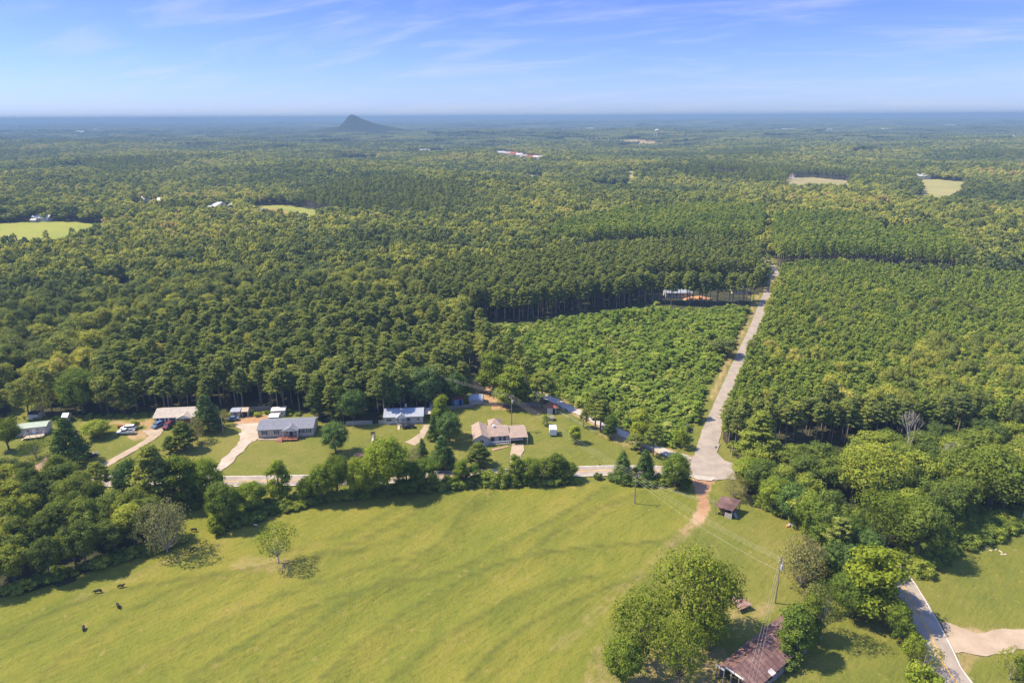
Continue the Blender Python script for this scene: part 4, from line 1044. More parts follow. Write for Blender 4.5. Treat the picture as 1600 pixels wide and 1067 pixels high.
# ------------------------------------------------------------------ trees one by one
# base x, base y, top y, width (photograph pixels), kind, label, tint
TREES = [
 (112, 722, 648, 60, 'cedar', 'big dark dense evergreen beside the leftmost clay drive', (0.8, .95, .9)),
 (14, 702, 650, 44, 'oak', 'dark leafy tree overhanging the white trailer home at the photo edge', (.6, .75, .7)),
 (57, 716, 685, 50, 'thin_tree', 'low greyish spreading tree between the trailer home deck and the clay drive', (.7, .7, .7)),
 (152, 682, 655, 44, 'oak', 'grey-green bushy yard tree right of the big dark evergreen', (1.1, 1.1, 1.2)),
 (131, 645, 572, 58, 'oak', 'bright yellow-green round tree at the wood edge above the big evergreen', (1.35, 1.35, 1.0)),
 (70, 650, 598, 56, 'thin_tree', 'sparse grey tree behind the small white shed', (.9, .8, .8)),
 (196, 648, 585, 34, 'yard_pine', 'loose layered tree at the wood edge left of the brick ranch house', (1.0, .95, .8)),
 (212, 668, 655, 14, 'shrub', 'small round yellow-green shrub left of the brick ranch house', (1.5, 1.4, 1)),
 (326, 674, 614, 46, 'cedar', 'dense dark tree towering over the right end of the brick ranch house', (1.05, 1.05, .9)),
 (309, 690, 650, 28, 'grey_tree', 'pale grey half-bare tree in front of the brick ranch house', (.9, .85, .8)),
 (290, 702, 655, 42, 'yard_pine', 'dark shaggy pine in the brick ranch house front lawn', (.7, .8, .75)),
 (268, 706, 680, 24, 'yard_pine', 'low dark pine beside the shaggy lawn pine', (.7, .8, .75)),
 (352, 664, 638, 16, 'grey_tree', 'small pale tree between the ranch house and the pair of sheds', (1.1, 1, .8)),
 (525, 708, 655, 44, 'dark_oak', 'lone dark round tree on the lawn right of the tan double-wide home', (1.1, 1.2, 1.2)),
 (500, 652, 592, 40, 'yard_pine', 'leftmost of the dark trees behind the tan double-wide home', (.7, .8, .75)),
 (532, 656, 602, 36, 'yard_pine', 'dark tree in the middle behind the picket fence', (.65, .78, .72)),
 (553, 660, 607, 46, 'dark_oak', 'dark rounded tree next to the picket fence', (.9, .95, .8)),
 (615, 642, 575, 58, 'dark_oak', 'huge grey-green tree behind the white metal-roofed house', (1.15, 1.15, 1.3)),
 (665, 638, 570, 56, 'dark_oak', 'wide grey-green tree right of the huge one behind the white house', (1.2, 1.15, 1.2)),
 (712, 630, 580, 44, 'dark_oak', 'dark tree above the rusty blue shed', (.8, .95, .85)),
 (586, 638, 612, 28, 'shrub', 'bright bushy shrub left of the huge tree behind the white house', (.9, 1.1, .8)),
 (690, 680, 615, 30, 'tall_tree', 'slim tall tree between the white house and the brown-roofed house', (.85, .95, .8)),
 (678, 688, 648, 22, 'cedar', 'narrow dark tree at the foot of the slim tall tree', (.8, .9, .85)),
 (702, 694, 643, 42, 'dark_oak', 'round dense tree right of the slim tall tree', (1.2, 1.25, .9)),
 (692, 734, 680, 44, 'cedar', 'broad dark conical evergreen beside the main road', (.9, 1.1, .85)),
 (718, 692, 672, 18, 'thin_tree', 'small pale tree at the right foot of the round dense tree', (1.3, 1.2, .8)),
 (660, 716, 684, 20, 'cedar', 'small dark conical tree at the sandy drive of the white house', (.9, 1, .9)),
 (648, 728, 698, 26, 'grey_tree', 'grey wispy bush below the small conical tree', (.95, 1, 1.1)),
 (749, 729, 690, 42, 'yard_pine', 'feathery tree in front of the brown-roofed house', (1.1, 1.1, .8)),
 (898, 692, 663, 20, 'tall_tree', 'small lone bright tree in the lawn right of the white trailer', (1.1, 1.3, .8)),
 (852, 664, 648, 14, 'shrub', 'little green bush left of the red-roofed shed', (1.1, 1.2, .8)),
 (847, 637, 580, 50, 'loose_pine', 'tall pine with bare trunk behind the red-roofed shed', (1.2, 1.15, .8)),
 (800, 634, 572, 58, 'tall_tree', 'tall leafy tree where the red clay track meets the wood', (1.0, 1.0, .75)),
 (770, 610, 548, 50, 'tall_tree', 'tall yellowish tree left of the leafy one by the clay track', (1.15, 1.1, .75)),
 (912, 668, 640, 16, 'loose_pine', 'thin young pine leftmost along the gravel road', (1.1, 1.1, .8)),
 (930, 671, 610, 40, 'loose_pine', 'tall bare-stemmed pine beside the gravel road', (1.1, 1.1, .8)),
 (938, 675, 622, 38, 'loose_pine', 'second bare-stemmed pine beside the gravel road', (1.0, 1.0, .8)),
 (953, 684, 648, 24, 'tall_tree', 'small dark tree at the gravel road bend below the bare-stemmed pines', (.9, 1.0, .8)),
 (995, 701, 678, 34, 'loose_pine', 'squat open pine on the lawn side of the gravel road', (1.25, 1.2, .8)),
 (1020, 712, 660, 32, 'loose_pine', 'leaning light green pine nearest the junction', (1.2, 1.2, .8)),
 (1000, 690, 640, 36, 'tall_tree', 'leafy tree across the gravel road from the squat pine', (1.0, 1.0, .75)),
 (1065, 700, 668, 26, 'shrub', 'low bushy tree in the corner between the gravel and straight roads', (1.1, 1.15, .8)),
 # hedge and trees between the pasture and the main road
 (30, 800, 742, 60, 'grey_tree', 'half-bare grey tree at the photo edge above the cattle wood', (.85, .85, .85)),
 (95, 775, 722, 70, 'oak', 'broad olive tree between the clay drive end and the cattle wood', (.85, .85, .75)),
 (157, 772, 718, 40, 'loose_pine', 'open-crowned pine just right of the broad olive tree', (1.0, 1.0, .8)),
 (208, 782, 712, 52, 'dark_oak', 'tall dark tree at the foot of the concrete drive', (.85, .9, .8)),
 (250, 792, 690, 66, 'yard_pine', 'very tall greyish pine in the hedge below the brick ranch house', (1.0, .98, .95)),
 (288, 790, 705, 56, 'tall_tree', 'dark tree right of the very tall hedge pine', (.7, .75, .7)),
 (327, 784, 711, 54, 'oak', 'bright green tree whose crown covers the foot of the pale gravel drive', (1.05, 1.3, .75)),
 (354, 822, 748, 54, 'oak', 'rounded grey-green tree at the pasture corner nearest the calf', (.95, .98, .95)),
 (342, 830, 806, 34, 'shrub', 'low dark bush at the pasture corner', (.65, .7, .65)),
 (396, 800, 750, 50, 'oak', 'medium round tree right of the pasture corner tree', (.9, 1.05, .8)),
 (439, 782, 716, 40, 'tall_tree', 'tall slim tree standing alone where the road shows on both sides', (1.1, 1.15, .8)),
 (448, 790, 772, 30, 'shrub', 'round bush at the foot of the slim roadside tree', (.8, .85, .75)),
 (482, 786, 742, 34, 'oak', 'short dark tree where the road disappears into the hedge', (.75, .9, .65)),
 (505, 784, 722, 44, 'oak', 'yellow-green hedge tree below the lone dark lawn tree', (1.1, 1.1, .75)),
 (528, 780, 706, 46, 'oak', 'taller yellow-green hedge tree left of the dirt mound', (1.15, 1.12, .75)),
 (560, 778, 712, 44, 'oak', 'leafy hedge tree just below the dirt mound', (1.05, 1.1, .75)),
 (606, 772, 678, 70, 'oak', 'tallest bright tree of the pasture hedge', (1.15, 1.2, .75)),
 (578, 774, 728, 40, 'oak', 'rounded tree filling the left foot of the tallest hedge tree', (1.0, 1.0, .75)),
 (638, 768, 722, 44, 'tall_tree', 'dark tree at the right foot of the tallest hedge tree', (.85, .95, .7)),
 (664, 764, 716, 48, 'oak', 'dense green tree hiding the road left of the conical evergreen', (.85, 1.05, .7)),
 (702, 760, 742, 26, 'shrub', 'low round bush where the road shows again', (.7, .85, .65)),
 (722, 757, 717, 28, 'tall_tree', 'left one of two small trees below the feathery yard tree', (1.15, 1.15, .75)),
 (742, 756, 724, 24, 'tall_tree', 'right one of two small trees below the feathery yard tree', (.9, 1, .75)),
 (765, 757, 734, 34, 'shrub', 'pale green bush right of the two small trees', (1.15, 1.15, .9)),
 (788, 756, 728, 30, 'shrub', 'green bush left of the driveway end', (1.0, 1.05, .8)),
 (806, 755, 709, 26, 'tall_tree', 'upright dark tree in front of the concrete driveway', (.85, .95, .75)),
 (828, 754, 713, 36, 'oak', 'hedge tree right of the driveway end', (.95, 1.0, .75)),
 (850, 752, 714, 34, 'oak', 'olive hedge tree two places right of the driveway end', (.9, .9, .75)),
 (870, 751, 707, 32, 'tall_tree', 'pointed dark hedge tree below the white trailer', (.75, .85, .7)),
 (889, 750, 720, 30, 'oak', 'last dark tree of the hedge before the road shows', (.75, .85, .7)),
 (934, 748, 738, 14, 'shrub', 'tiny round shrub alone in the verge left of the twin evergreens', (.8, .95, .7)),
 (972, 750, 703, 34, 'cedar', 'left one of the twin dark evergreens by the pasture fence', (.85, 1.0, .8)),
 (1007, 750, 701, 36, 'cedar', 'right one of the twin dark evergreens by the pasture fence', (.85, 1.0, .8)),
 (985, 752, 728, 24, 'shrub', 'dark bush between the twin evergreens', (.7, .8, .65)),
 (1054, 760, 707, 46, 'oak', 'light green airy tree left of the clay track entrance', (1.05, 1.2, .85)),
 (1072, 765, 745, 20, 'shrub', 'dark low bush at the clay track entrance', (.65, .75, .65)),
 # pasture
 (436, 884, 812, 58, 'thin_tree', 'lone sparse yellow-green tree in the open pasture', (1.4, 1.35, .75)),
 (262, 862, 778, 78, 'bare_bush', 'grey nearly leafless tree at the right end of the cattle wood', (.78, .84, .80)),
 # foreground trees round the barns
 (1078, 1002, 858, 128, 'open_oak', 'giant spreading oak left of the tin-roofed long barn', (.78, .80, .58)),
 (1112, 985, 872, 84, 'open_oak', 'dark dense crown merging with the giant oak above the small tin roof', (.58, .66, .54)),
 (1000, 1036, 925, 96, 'open_oak', 'lighter loose-limbed oak at the left of the giant oak', (.95, .95, .6)),
 (1060, 1075, 962, 82, 'open_oak', 'lower oak in front of the giant oak with clay showing through', (.86, .88, .58)),
 (972, 1072, 992, 66, 'oak', 'small oak at the lower left of the oak group', (1.1, 1.1, .72)),
 (1105, 1012, 948, 60, 'oak', 'green low crown between the giant oak and the long barn', (.85, 1.0, .68)),
 (1238, 1026, 942, 56, 'tall_tree', 'tall leafy tree growing through the right side of the long barn', (.95, 1.0, .8)),
 (1282, 998, 902, 62, 'thin_tree', 'open branchy tree with pale stems right of the barn', (.95, .9, .75)),
 (1262, 996, 925, 44, 'tall_tree', 'olive tree behind the barn roof end', (.9, .9, .75)),
 (1325, 962, 895, 66, 'oak', 'dense blue-green tree between the barn yard and the curving road', (.8, 1.05, .9)),
 (1357, 962, 848, 88, 'tall_tree', 'bright yellow-green tree leaning over the curving road', (0.98, .98, .58)),
 (1372, 935, 868, 56, 'tall_tree', 'yellowish tree at the point where the curving road emerges', (0.95, .95, .58)),
 (1398, 988, 933, 44, 'oak', 'leafy bush-like tree on the left verge of the curving road', (.8, 1.05, .72)),
 (1412, 1006, 968, 40, 'shrub', 'dense low bush below the verge tree', (.75, 1.0, .72)),
 (1442, 1050, 1004, 54, 'thin_tree', 'brownish thin-leaved bush at the lower left verge', (.85, .75, .65)),
 (1424, 1030, 990, 34, 'shrub', 'mid-sized bush between the low dense bush and the brownish one on the left verge', (.85, .95, .65)),
 (1436, 1078, 1036, 56, 'shrub', 'bright green bush at the bottom by the road edge', (.85, 1.1, .65)),
 (1577, 1060, 1006, 46, 'thin_tree', 'small thin yellow-brown tree beside the sandy track', (1.2, 1.05, .7)),
 (1604, 1068, 1020, 44, 'oak', 'dark bush cut by the lower right corner of the photo', (.8, .95, .7)),
 (1250, 915, 828, 72, 'bare_bush', 'pale bare-branched tree in front of the junk heap', (1.1, 1.0, .8)),
 (1262, 905, 860, 56, 'dark_oak', 'dark low tree between the bare-branched tree and the wood', (.9, .9, .9)),
 (1312, 905, 842, 64, 'dark_oak', 'dark tangle of leaves over the collapsed tin roof', (.85, .9, .8)),
 (1272, 955, 905, 40, 'grey_tree', 'grey-green bush next to the collapsed tin roof', (.8, .9, .7)),
 (1165, 752, 712, 44, 'oak', 'light leafy tree right of the junction', (1.1, 1.15, .85)),
 (1148, 778, 738, 40, 'bare_bush', 'scrubby half-bare bush touching the small barn roof', (1.0, 1.05, .75)),
 (1180, 772, 715, 52, 'oak', 'green tree directly behind the small tin-roofed barn', (.95, 1.08, .78)),
 (1212, 790, 735, 50, 'dark_oak', 'dark green tree right of the small tin-roofed barn', (1.0, 1.15, .8)),
 (1180, 722, 640, 62, 'yard_pine', 'tall dark-sided pine at the corner of the young plantation', (.85, .95, .7)),
 (1415, 726, 640, 34, 'dead_tree', 'bleached dead tree standing up from the wood', None),
 (1478, 765, 688, 50, 'dead_tree', 'broken white snag with forked limbs above the vines', None),
 (1420, 860, 775, 96, 'open_oak', 'vine-draped green tree at the corner of the mown field', (.75, .95, .68)),
 (1372, 852, 760, 86, 'open_oak', 'dark vine-draped tree left of the one at the mown field corner', (.68, .85, .65)),
 (1205, 800, 742, 44, 'oak', 'leafy tree on the near edge of the wood right of the small barn', (.95, 1.05, .8)),
 (1236, 818, 752, 56, 'dark_oak', 'dark broad tree at the near edge of the wood above the junk pile', (.95, 1.05, .8)),
 (1264, 838, 768, 52, 'oak', 'mid-green tree behind the pale bare-branched tree', (.9, 1.0, .8)),
 (1290, 858, 782, 60, 'tall_tree', 'tall tree hiding the bend of the main road', (.85, .95, .75)),
 (1318, 880, 800, 62, 'oak', 'full dark tree just before the curving road emerges', (.8, .95, .75)),
 (1345, 895, 820, 56, 'dark_oak', 'dark tree behind the bright yellow-green roadside tree', (.95, 1.05, .8)),
 (1222, 800, 748, 40, 'tall_tree', 'narrow tree wedged between the wood-edge trees near the junk pile', (1.05, 1.1, .8)),
 (1545, 800, 690, 118, 'open_oak', 'huge olive oak crowning the wood near the photo edge', (1.0, .98, .8)),
 (1360, 790, 690, 110, 'open_oak', 'wide pale olive oak crown in the middle of the wood', (1.05, 1.0, .85)),
]
NAMES = {'oak': 'oak_tree', 'open_oak': 'oak_tree', 'dark_oak': 'oak_tree', 'tall_tree': 'broadleaf_tree', 'cedar': 'evergreen_tree', 'shrub': 'shrub', 'grey_tree': 'grey_tree',
         'yard_pine': 'pine_tree', 'loose_pine': 'pine_tree', 'thin_tree': 'sparse_tree', 'dead_tree': 'dead_tree', 'bare_bush': 'bare_tree'}
for bx, by, ty, w, key, lab, tn in TREES:
    x, y = G(bx, by)
    z = depth_at(x, y); dist = math.hypot(x, y)
    # height: where the ray through the top pixel passes over the trunk
    v = ray(bx, ty); hh = CAMH + v.z * (dist / math.hypot(v.x, v.y))
    hh = min(max(hh, 1.2), 24.0)
    r = w * z / FPX / 2 * 1.02
    if tn: tn = (tn[0], min(tn[1], tn[0] * 1.08), tn[2] if key in ('grey_tree', 'bare_bush', 'dead_tree') else min(tn[2], tn[0] * 0.85))
    if tn: tn = tuple((q if q < 1 else 1 + (q - 1) * 0.45) * 0.92 for q in tn)
    place_tree(NAMES[key], key, x, y, hh, r, lab, 'shrub' if key == 'shrub' else 'tree', None, tn or (1, 1, 1))
# ------------------------------------------------------------------ building materials
for nm, col, ro in [('white_siding', (0.50, 0.49, 0.45), .6), ('cream_siding', (0.52, 0.45, 0.35), .7), ('grey_siding', (0.42, 0.42, 0.43), .7), ('tan_siding', (0.50, 0.40, 0.32), .7),
                    ('brick_wall', (0.30, 0.14, 0.10), .9), ('skirting_block', (0.34, 0.30, 0.27), .9), ('shingle_slate', (0.17, 0.18, 0.21), .9), ('shingle_brown', (0.30, 0.23, 0.185), .9),
                    ('shingle_tan', (0.36, 0.32, 0.27), .8), ('metal_grey_roof', (0.30, 0.33, 0.38), .45), ('metal_green_roof', (0.30, 0.36, 0.29), .5), ('metal_blue', (0.22, 0.32, 0.52), .45),
                    ('metal_white', (0.50, 0.50, 0.48), .45), ('navy_paint', (0.035, 0.06, 0.16), .6), ('dark_paint', (0.03, 0.03, 0.035), .7), ('deck_wood', (0.26, 0.11, 0.07), .8),
                    ('pale_wood', (0.46, 0.38, 0.28), .8), ('grey_wood', (0.24, 0.22, 0.20), .9), ('red_roof', (0.34, 0.10, 0.07), .7), ('trim_white', (0.76, 0.75, 0.72), .6), ('rubber', (0.02, 0.02, 0.02), .8),
                    ('steel', (0.5, 0.5, 0.5), .4), ('pole_wood', (0.20, 0.165, 0.135), .9), ('pole_pale', (0.42, 0.38, 0.33), .9), ('blue_paint', (0.15, 0.25, 0.42), .6), ('clay', (0.46, 0.23, 0.13), .95), ('cable', (0.42, 0.40, 0.36), .5),
                    ('orange_clay', (0.50, 0.26, 0.12), .9), ('green_stop', (0.5, 0.05, 0.04), .5), ('tarp_white', (0.72, 0.74, 0.76), .6), ('yellow_machine', (0.55, 0.36, 0.05), .5)]:
    simple(nm, col, ro, var=0.14, scale=0.9)
t = NT('window_glass'); t.principled((0.03, 0.04, 0.05), 0.12, 0, None, 0.6)
t = NT('black_hide'); t.principled(t.mix(t.noise(4, 3, vec=t.objc()), (0.008, 0.007, 0.006), (0.025, 0.02, 0.017)), 0.65)
t = NT('cream_hide'); t.principled((0.62, 0.52, 0.40), 0.8)
# corrugated rusty iron: laps, rust blooms and paler worn streaks belong to the sheet
t = NT('rusty_tin')
oc = t.objc(); n1_ = t.noise(0.35, 5, 0.65, vec=oc); n2_ = t.noise(1.4, 5, 0.7, vec=oc, stretch=(0, (0.35, 1.6, 1)))
c = t.ramp(t.math('ADD', t.math('MULTIPLY', n1_, .55), t.math('MULTIPLY', n2_, .45)), [(0.34, (0.10, 0.056, 0.052)), (0.47, (0.16, 0.092, 0.084)), (0.56, (0.23, 0.14, 0.12)), (0.68, (0.36, 0.26, 0.225))])
t.principled(c, 0.75, 0.15, t.bump(n2_, 0.4, 0.05))
CARP = {}
for nm, col in [('car_white', (0.75, 0.75, 0.74)), ('car_red', (0.16, 0.03, 0.025)), ('car_blue', (0.10, 0.16, 0.26)), ('car_black', (0.02, 0.02, 0.022)), ('car_silver', (0.45, 0.46, 0.48))]:
    t = NT(nm); n = t.principled(col, 0.3, 0.0, None, 0.5)

# ------------------------------------------------------------------ houses
def frame_of(p0, p1):
    """front edge given by the photograph pixels of its two base corners: origin, yaw, length"""
    a, b = G(*p0), G(*p1)
    return a, math.atan2(b[1] - a[1], b[0] - a[0]), math.hypot(b[0] - a[0], b[1] - a[1])
def window(par, x, z, w, h, y=0.0, frame='trim_white', mull=1):
    f = MB(); t_ = 0.09
    f.box((x - w / 2, y - 0.06, z), (x - w / 2 + t_, y, z + h)); f.box((x + w / 2 - t_, y - 0.06, z), (x + w / 2, y, z + h))
    f.box((x - w / 2 + t_, y - 0.06, z), (x + w / 2 - t_, y, z + t_)); f.box((x - w / 2 + t_, y - 0.06, z + h - t_), (x + w / 2 - t_, y, z + h))
    for k in range(mull):
        xx = x - w / 2 + w * (k + 1) / (mull + 1)
        f.box((xx - 0.03, y - 0.055, z + t_), (xx + 0.03, y, z + h - t_))
    o = obj('window', f, frame, par)
    p = MB(); p.box((x - w / 2 + t_, y - 0.03, z + t_), (x + w / 2 - t_, y - 0.005, z + h - t_)); obj('pane', p, 'window_glass', o)
    return o
def shutters(par, x, z, w, h, mat, sw=0.42):
    for s in (-1, 1):
        m = MB(); a = x + s * (w / 2 + sw / 2 + 0.02); m.box((a - sw / 2, -0.05, z), (a + sw / 2, -0.005, z + h)); obj('shutter', m, mat, par)
def door(par, x, z, mat='trim_white', w=0.95, h=2.05):
    m = MB(); m.box((x - w / 2, -0.07, z), (x + w / 2, 0, z + h)); d = obj('door', m, mat, par)
    k = MB(); k.ball((x + w * .36, -0.10, z + 1.0), 0.05); obj('handle', k, 'steel', d)
def gable_walls(L, D, z0, H, rise):
    m = MB(); m.prism([(0, z0), (D, z0), (D, H), (D / 2, H + rise - 0.02), (0, H)], 0, L, 'x'); return m
def gable_roof(L, D, H, rise, ov=0.4, th=0.12, x0=0, y0=0):
    m = MB(); k = rise / (D / 2); lo = H - ov * k
    for s in (0, 1):
        ya, yb = (y0 - ov, y0 + D / 2) if s == 0 else (y0 + D + ov, y0 + D / 2)
        m.slab([(x0 - ov, ya, lo + th), (x0 + L + ov, ya, lo + th), (x0 + L + ov, yb, H + rise + th), (x0 - ov, yb, H + rise + th)], th)
    return m
def porch_gable(par, x, w, out, H, rise, mat, D):
    """a small gable running forward from the front slope"""
    m = MB(); th = 0.1; back = D * 0.32
    for s in (-1, 1):
        m.slab([(x + s * w / 2, -out, H), (x, -out, H + rise), (x, back, H + rise), (x + s * w / 2, back * 0.1, H)], th)
    o = obj('porch_roof', m, mat, par)
    g_ = MB(); g_.poly([(x - w / 2 + .15, -out + 0.1, H - 0.1), (x + w / 2 - .15, -out + 0.1, H - 0.1), (x, -out + 0.1, H + rise - 0.15)]); obj('porch_gable', g_, 'trim_white', par)
    for s in (-1, 1):
        c_ = MB(); c_.box((x + s * (w / 2 - .25) - .08, -out + .1, 0.5), (x + s * (w / 2 - .25) + .08, -out + .26, H - .05)); obj('porch_post', c_, 'trim_white', par)
def deck(par, x0, x1, out, z, mat='deck_wood', steps=True):
    m = MB(); m.box((x0, -out, z - 0.12), (x1, -0.02, z)); obj('deck_floor', m, mat, par)
    r = MB()
    n = max(2, int((x1 - x0) / 1.6))
    for i in range(n + 1):
        xx = x0 + (x1 - x0) * i / n; r.box((xx - .05, -out, -0.05), (xx + .05, -out + .1, z + 0.95))
    r.box((x0, -out, z + .88), (x1, -out + .1, z + .96)); r.box((x0, -out, z + .45), (x1, -out + .08, z + .52))
    for xx in (x0, x1 - .1): r.box((xx, -out + .1, z + .88), (xx + .1, -0.1, z + .96))
    obj('deck_rail', r, mat, par)
    if steps:
        s_ = MB()
        for i in range(4): s_.box((x0 - 0.35 * (i + 1), -out + .2, z - 0.2 * (i + 1) - .1), (x0 - 0.35 * i, -out + 1.6, z - 0.2 * (i + 1)))
        obj('deck_steps', s_, mat, par)
def house(name, label, p0, p1, depth, H, rise, wall, roof, wins=(), shut=None, cat='house', skirt=None, ov=0.4, dr=None, mull=1):
    a, yaw, L = frame_of(p0, p1)
    o = thing(name, label, cat, (a[0], a[1], 0.0), yaw)
    z0 = 0.55 if skirt else 0
    obj('wall', gable_walls(L, depth, z0 - 0.02, H, rise), wall, o)
    if skirt: m = MB(); m.box((0.05, 0.05, -0.3), (L - .05, depth - .05, z0)); obj('skirting', m, skirt, o)
    else: m = MB(); m.box((0.02, 0.02, -0.4), (L - .02, depth - .02, 0.0)); obj('footing', m, 'skirting_block', o)
    obj('roof', gable_roof(L, depth, H, rise, ov), roof, o)
    for fx, z, w, h in wins:
        window(o, L * fx, z, w, h, mull=mull)
        if shut: shutters(o, L * fx, z - .03, w, h + .06, shut)
    if dr is not None: door(o, L * dr, z0)
    # a window in the right end wall
    return o, L
W = 1.25
o, L = house('mobile_home', 'long white trailer home with pale green metal roof and wooden deck at the photo edge', (-8, 687.5), (75, 678.5), 4.6, 3.0, 0.55, 'white_siding', 'metal_green_roof',
             [(.10, 1.5, .9, 1.0), (.30, 1.5, .9, 1.1), (.46, 1.5, .8, 1.1), (.64, 1.6, .9, .9), (.83, 1.6, .7, .9), (.90, 1.6, .5, .9)], None, 'mobile home', 'skirting_block', 0.2, .75)
deck(o, L * .62, L * .97, 3.2, .75, 'pale_wood')
o, L = house('brick_ranch_house', 'red brick ranch house with tan roof, white posts and navy door half behind trees', (243, 663.5), (306, 661), 8.2, 2.7, 1.5, 'brick_wall', 'shingle_tan', [(.42, .9, 2.4, 1.3), (.66, .9, 1.4, 1.3)], None, 'house', None, .5, None, 2)
m = MB(); m.box((.3, -.06, .0), (4.6, 0.0, 2.5)); q = obj('carport_wall', m, 'navy_paint', o)
for xx in (.35, 1.6, 3.3, 4.5):
    m = MB(); m.box((xx, -.35, -.1), (xx + .38, -.08, 2.55)); obj('porch_post', m, 'trim_white', o)
porch_gable(o, L * .76, 5.2, 1.6, 2.6, 1.15, 'shingle_tan', 8.2)
o, L = house('double_wide_home', 'tan double-wide home with slate roof, porch gable and red wooden deck', (404, 685.2), (490, 681.6), 8.4, 3.1, 1.25, 'cream_siding', 'shingle_slate',
             [(.12, 1.35, .85, 1.35), (.335, 1.35, .7, 1.35), (.795, 1.35, .9, 1.35), (.92, 1.35, .9, 1.35)], 'navy_paint', 'house', 'skirting_block', .3, None)
porch_gable(o, L * .605, 5.2, 1.7, 3.0, 1.15, 'shingle_slate', 8.4)
door(o, L * .60, .55, 'navy_paint'); window(o, L * .53, 1.35, .8, 1.3); window(o, L * .68, 1.35, .8, 1.3)
deck(o, L * .47, L * .745, 3.0, .6)
m = MB(); m.prism([(-3.6, 0), (-1.6, 0), (-1.6, .95), (-3.0, .6)], L * .37, L * .47, 'x'); obj('ramp', m, 'deck_wood', o)
for fx in (.3, .7): m = MB(); m.tube([(L * fx, 5.2, 4.0), (L * fx, 5.2, 4.75)], .09, 6); obj('vent_pipe', m, 'steel', o)
o, L = house('white_house', 'white house with blue-grey metal roof and small pointed porch gable', (601, 663), (661, 661), 7.4, 2.75, 1.35, 'white_siding', 'metal_grey_roof',
             [(.12, 1.0, 2.0, 1.2), (.33, 1.0, .9, 1.2), (.62, 1.0, 1.4, 1.2), (.88, 1.0, 1.2, 1.2)], None, 'house', None, .35, .42, 2)
porch_gable(o, L * .44, 3.6, 1.3, 2.65, 1.5, 'metal_grey_roof', 7.4)
deck(o, L * .33, L * .56, 2.0, .45, 'grey_wood', False)
m = MB(); m.prism([(-4.6, 0), (-2.0, 0), (-2.0, .45)], L * .36, L * .42, 'x'); obj('ramp', m, 'pale_wood', o)
m = MB(); m.box((L * .5, 6.2, 3.5), (L * .5 + .7, 6.9, 4.5)); obj('chimney', m, 'metal_white', o)
# brown-roofed house: gabled left wing, long body, hipped rear wing, carport
a, yaw, L = frame_of((741, 697.5), (823, 692))
o = thing('brown_roofed_house', 'low grey house with brown shingle roof, gabled left wing and open carport', 'house', (a[0], a[1], 0), yaw)
wl_, bl = L * .285, L * .665
m = MB(); m.prism([(0, 0), (wl_, 0), (wl_, 2.7), (wl_ / 2, 3.95), (0, 2.7)], 0, 9.5, 'y'); obj('wing_wall', m, 'grey_siding', o)
m = MB()
for s in (0, 1):
    xa = -.35 if s == 0 else wl_ + .35
    m.slab([(xa, -.4, 2.66), (xa, 9.9, 2.66), (wl_ / 2, 9.9, 4.1), (wl_ / 2, -.4, 4.1)], .12)
obj('wing_roof', m, 'shingle_brown', o)
m = MB(); m.prism([(1.2, 0), (8.6, 0), (8.6, 2.65), (4.9, 3.9), (1.2, 2.65)], wl_ + .01, bl, 'x'); obj('wall', m, 'grey_siding', o)
obj('roof', gable_roof(bl - wl_ - .4, 7.4, 2.68, 1.32, .38, .12, wl_ + .3, 1.2), 'shingle_brown', o)
for fx, w in ((.36, 1.1), (.50, .9), (.585, .9)): window(o, L * fx, .95, w, 1.25, 1.2, 'dark_paint')
window(o, wl_ * .5, .95, 1.5, 1.3, 0.0, 'trim_white')
m = MB(); m.box((wl_ + .1, -.1, .1), (bl, 1.15, .32)); obj('porch_floor', m, 'skirting_block', o)
r = MB()
for i in range(9): xx = wl_ + .3 + i * (bl - wl_ - .5) / 8; r.box((xx, -.08, .3), (xx + .06, 0, 1.1))
r.box((wl_ + .2, -.1, 1.1), (bl, .0, 1.2)); obj('porch_rail', r, 'trim_white', o)
m = MB(); m.slab([(bl + .1, -.8, 2.55), (L + .3, -.8, 2.55), (L + .3, 4.6, 3.35), (bl + .1, 4.6, 3.35)], .14); m.slab([(bl + .1, 8.4, 2.6), (bl + .1, 4.6, 3.35), (L + .3, 4.6, 3.35), (L + .3, 8.4, 2.6)], .14); obj('carport_roof', m, 'shingle_brown', o)
for xx, yy in ((bl + .25, -.6), (L + .1, -.6), (L + .1, 4.2), (L + .1, 8.0)): m = MB(); m.box((xx - .1, yy - .1, -.1), (xx + .1, yy + .1, 2.6)); obj('carport_post', m, 'trim_white', o)
m = MB(); m.box((bl + .1, 6.2, 0), (L, 6.4, 2.9)); obj('carport_wall', m, 'dark_paint', o)
m = MB(); cx_ = L * .47
for k in range(4):
    q = [(-2.3, 0), (2.3, 0), (2.3, 5.6), (-2.3, 5.6)]; p_, q_ = q[k], q[(k + 1) % 4]
    m.faces([(cx_ + p_[0], 8.4 + p_[1], 2.6), (cx_ + q_[0], 8.4 + q_[1], 2.6), (cx_, 11.2, 4.3)], [(0, 1, 2)])
obj('rear_wing_roof', m, 'shingle_brown', o)
m = MB(); m.box((cx_ - 2.1, 8.6, 0), (cx_ + 2.1, 13.8, 2.62)); obj('rear_wing_wall', m, 'grey_siding', o)
m = MB(); m.tube([(wl_ + 2.0, 4.9, 3.9), (wl_ + 2.0, 4.9, 4.75)], .42, 10); obj('roof_vent', m, 'trim_white', o)
m = MB(); m.tube([(.6, 12, 0), (.6, 12, 6.5)], .04, 5); obj('aerial_mast', m, 'steel', o)
HB_YAW = yaw; HB = a

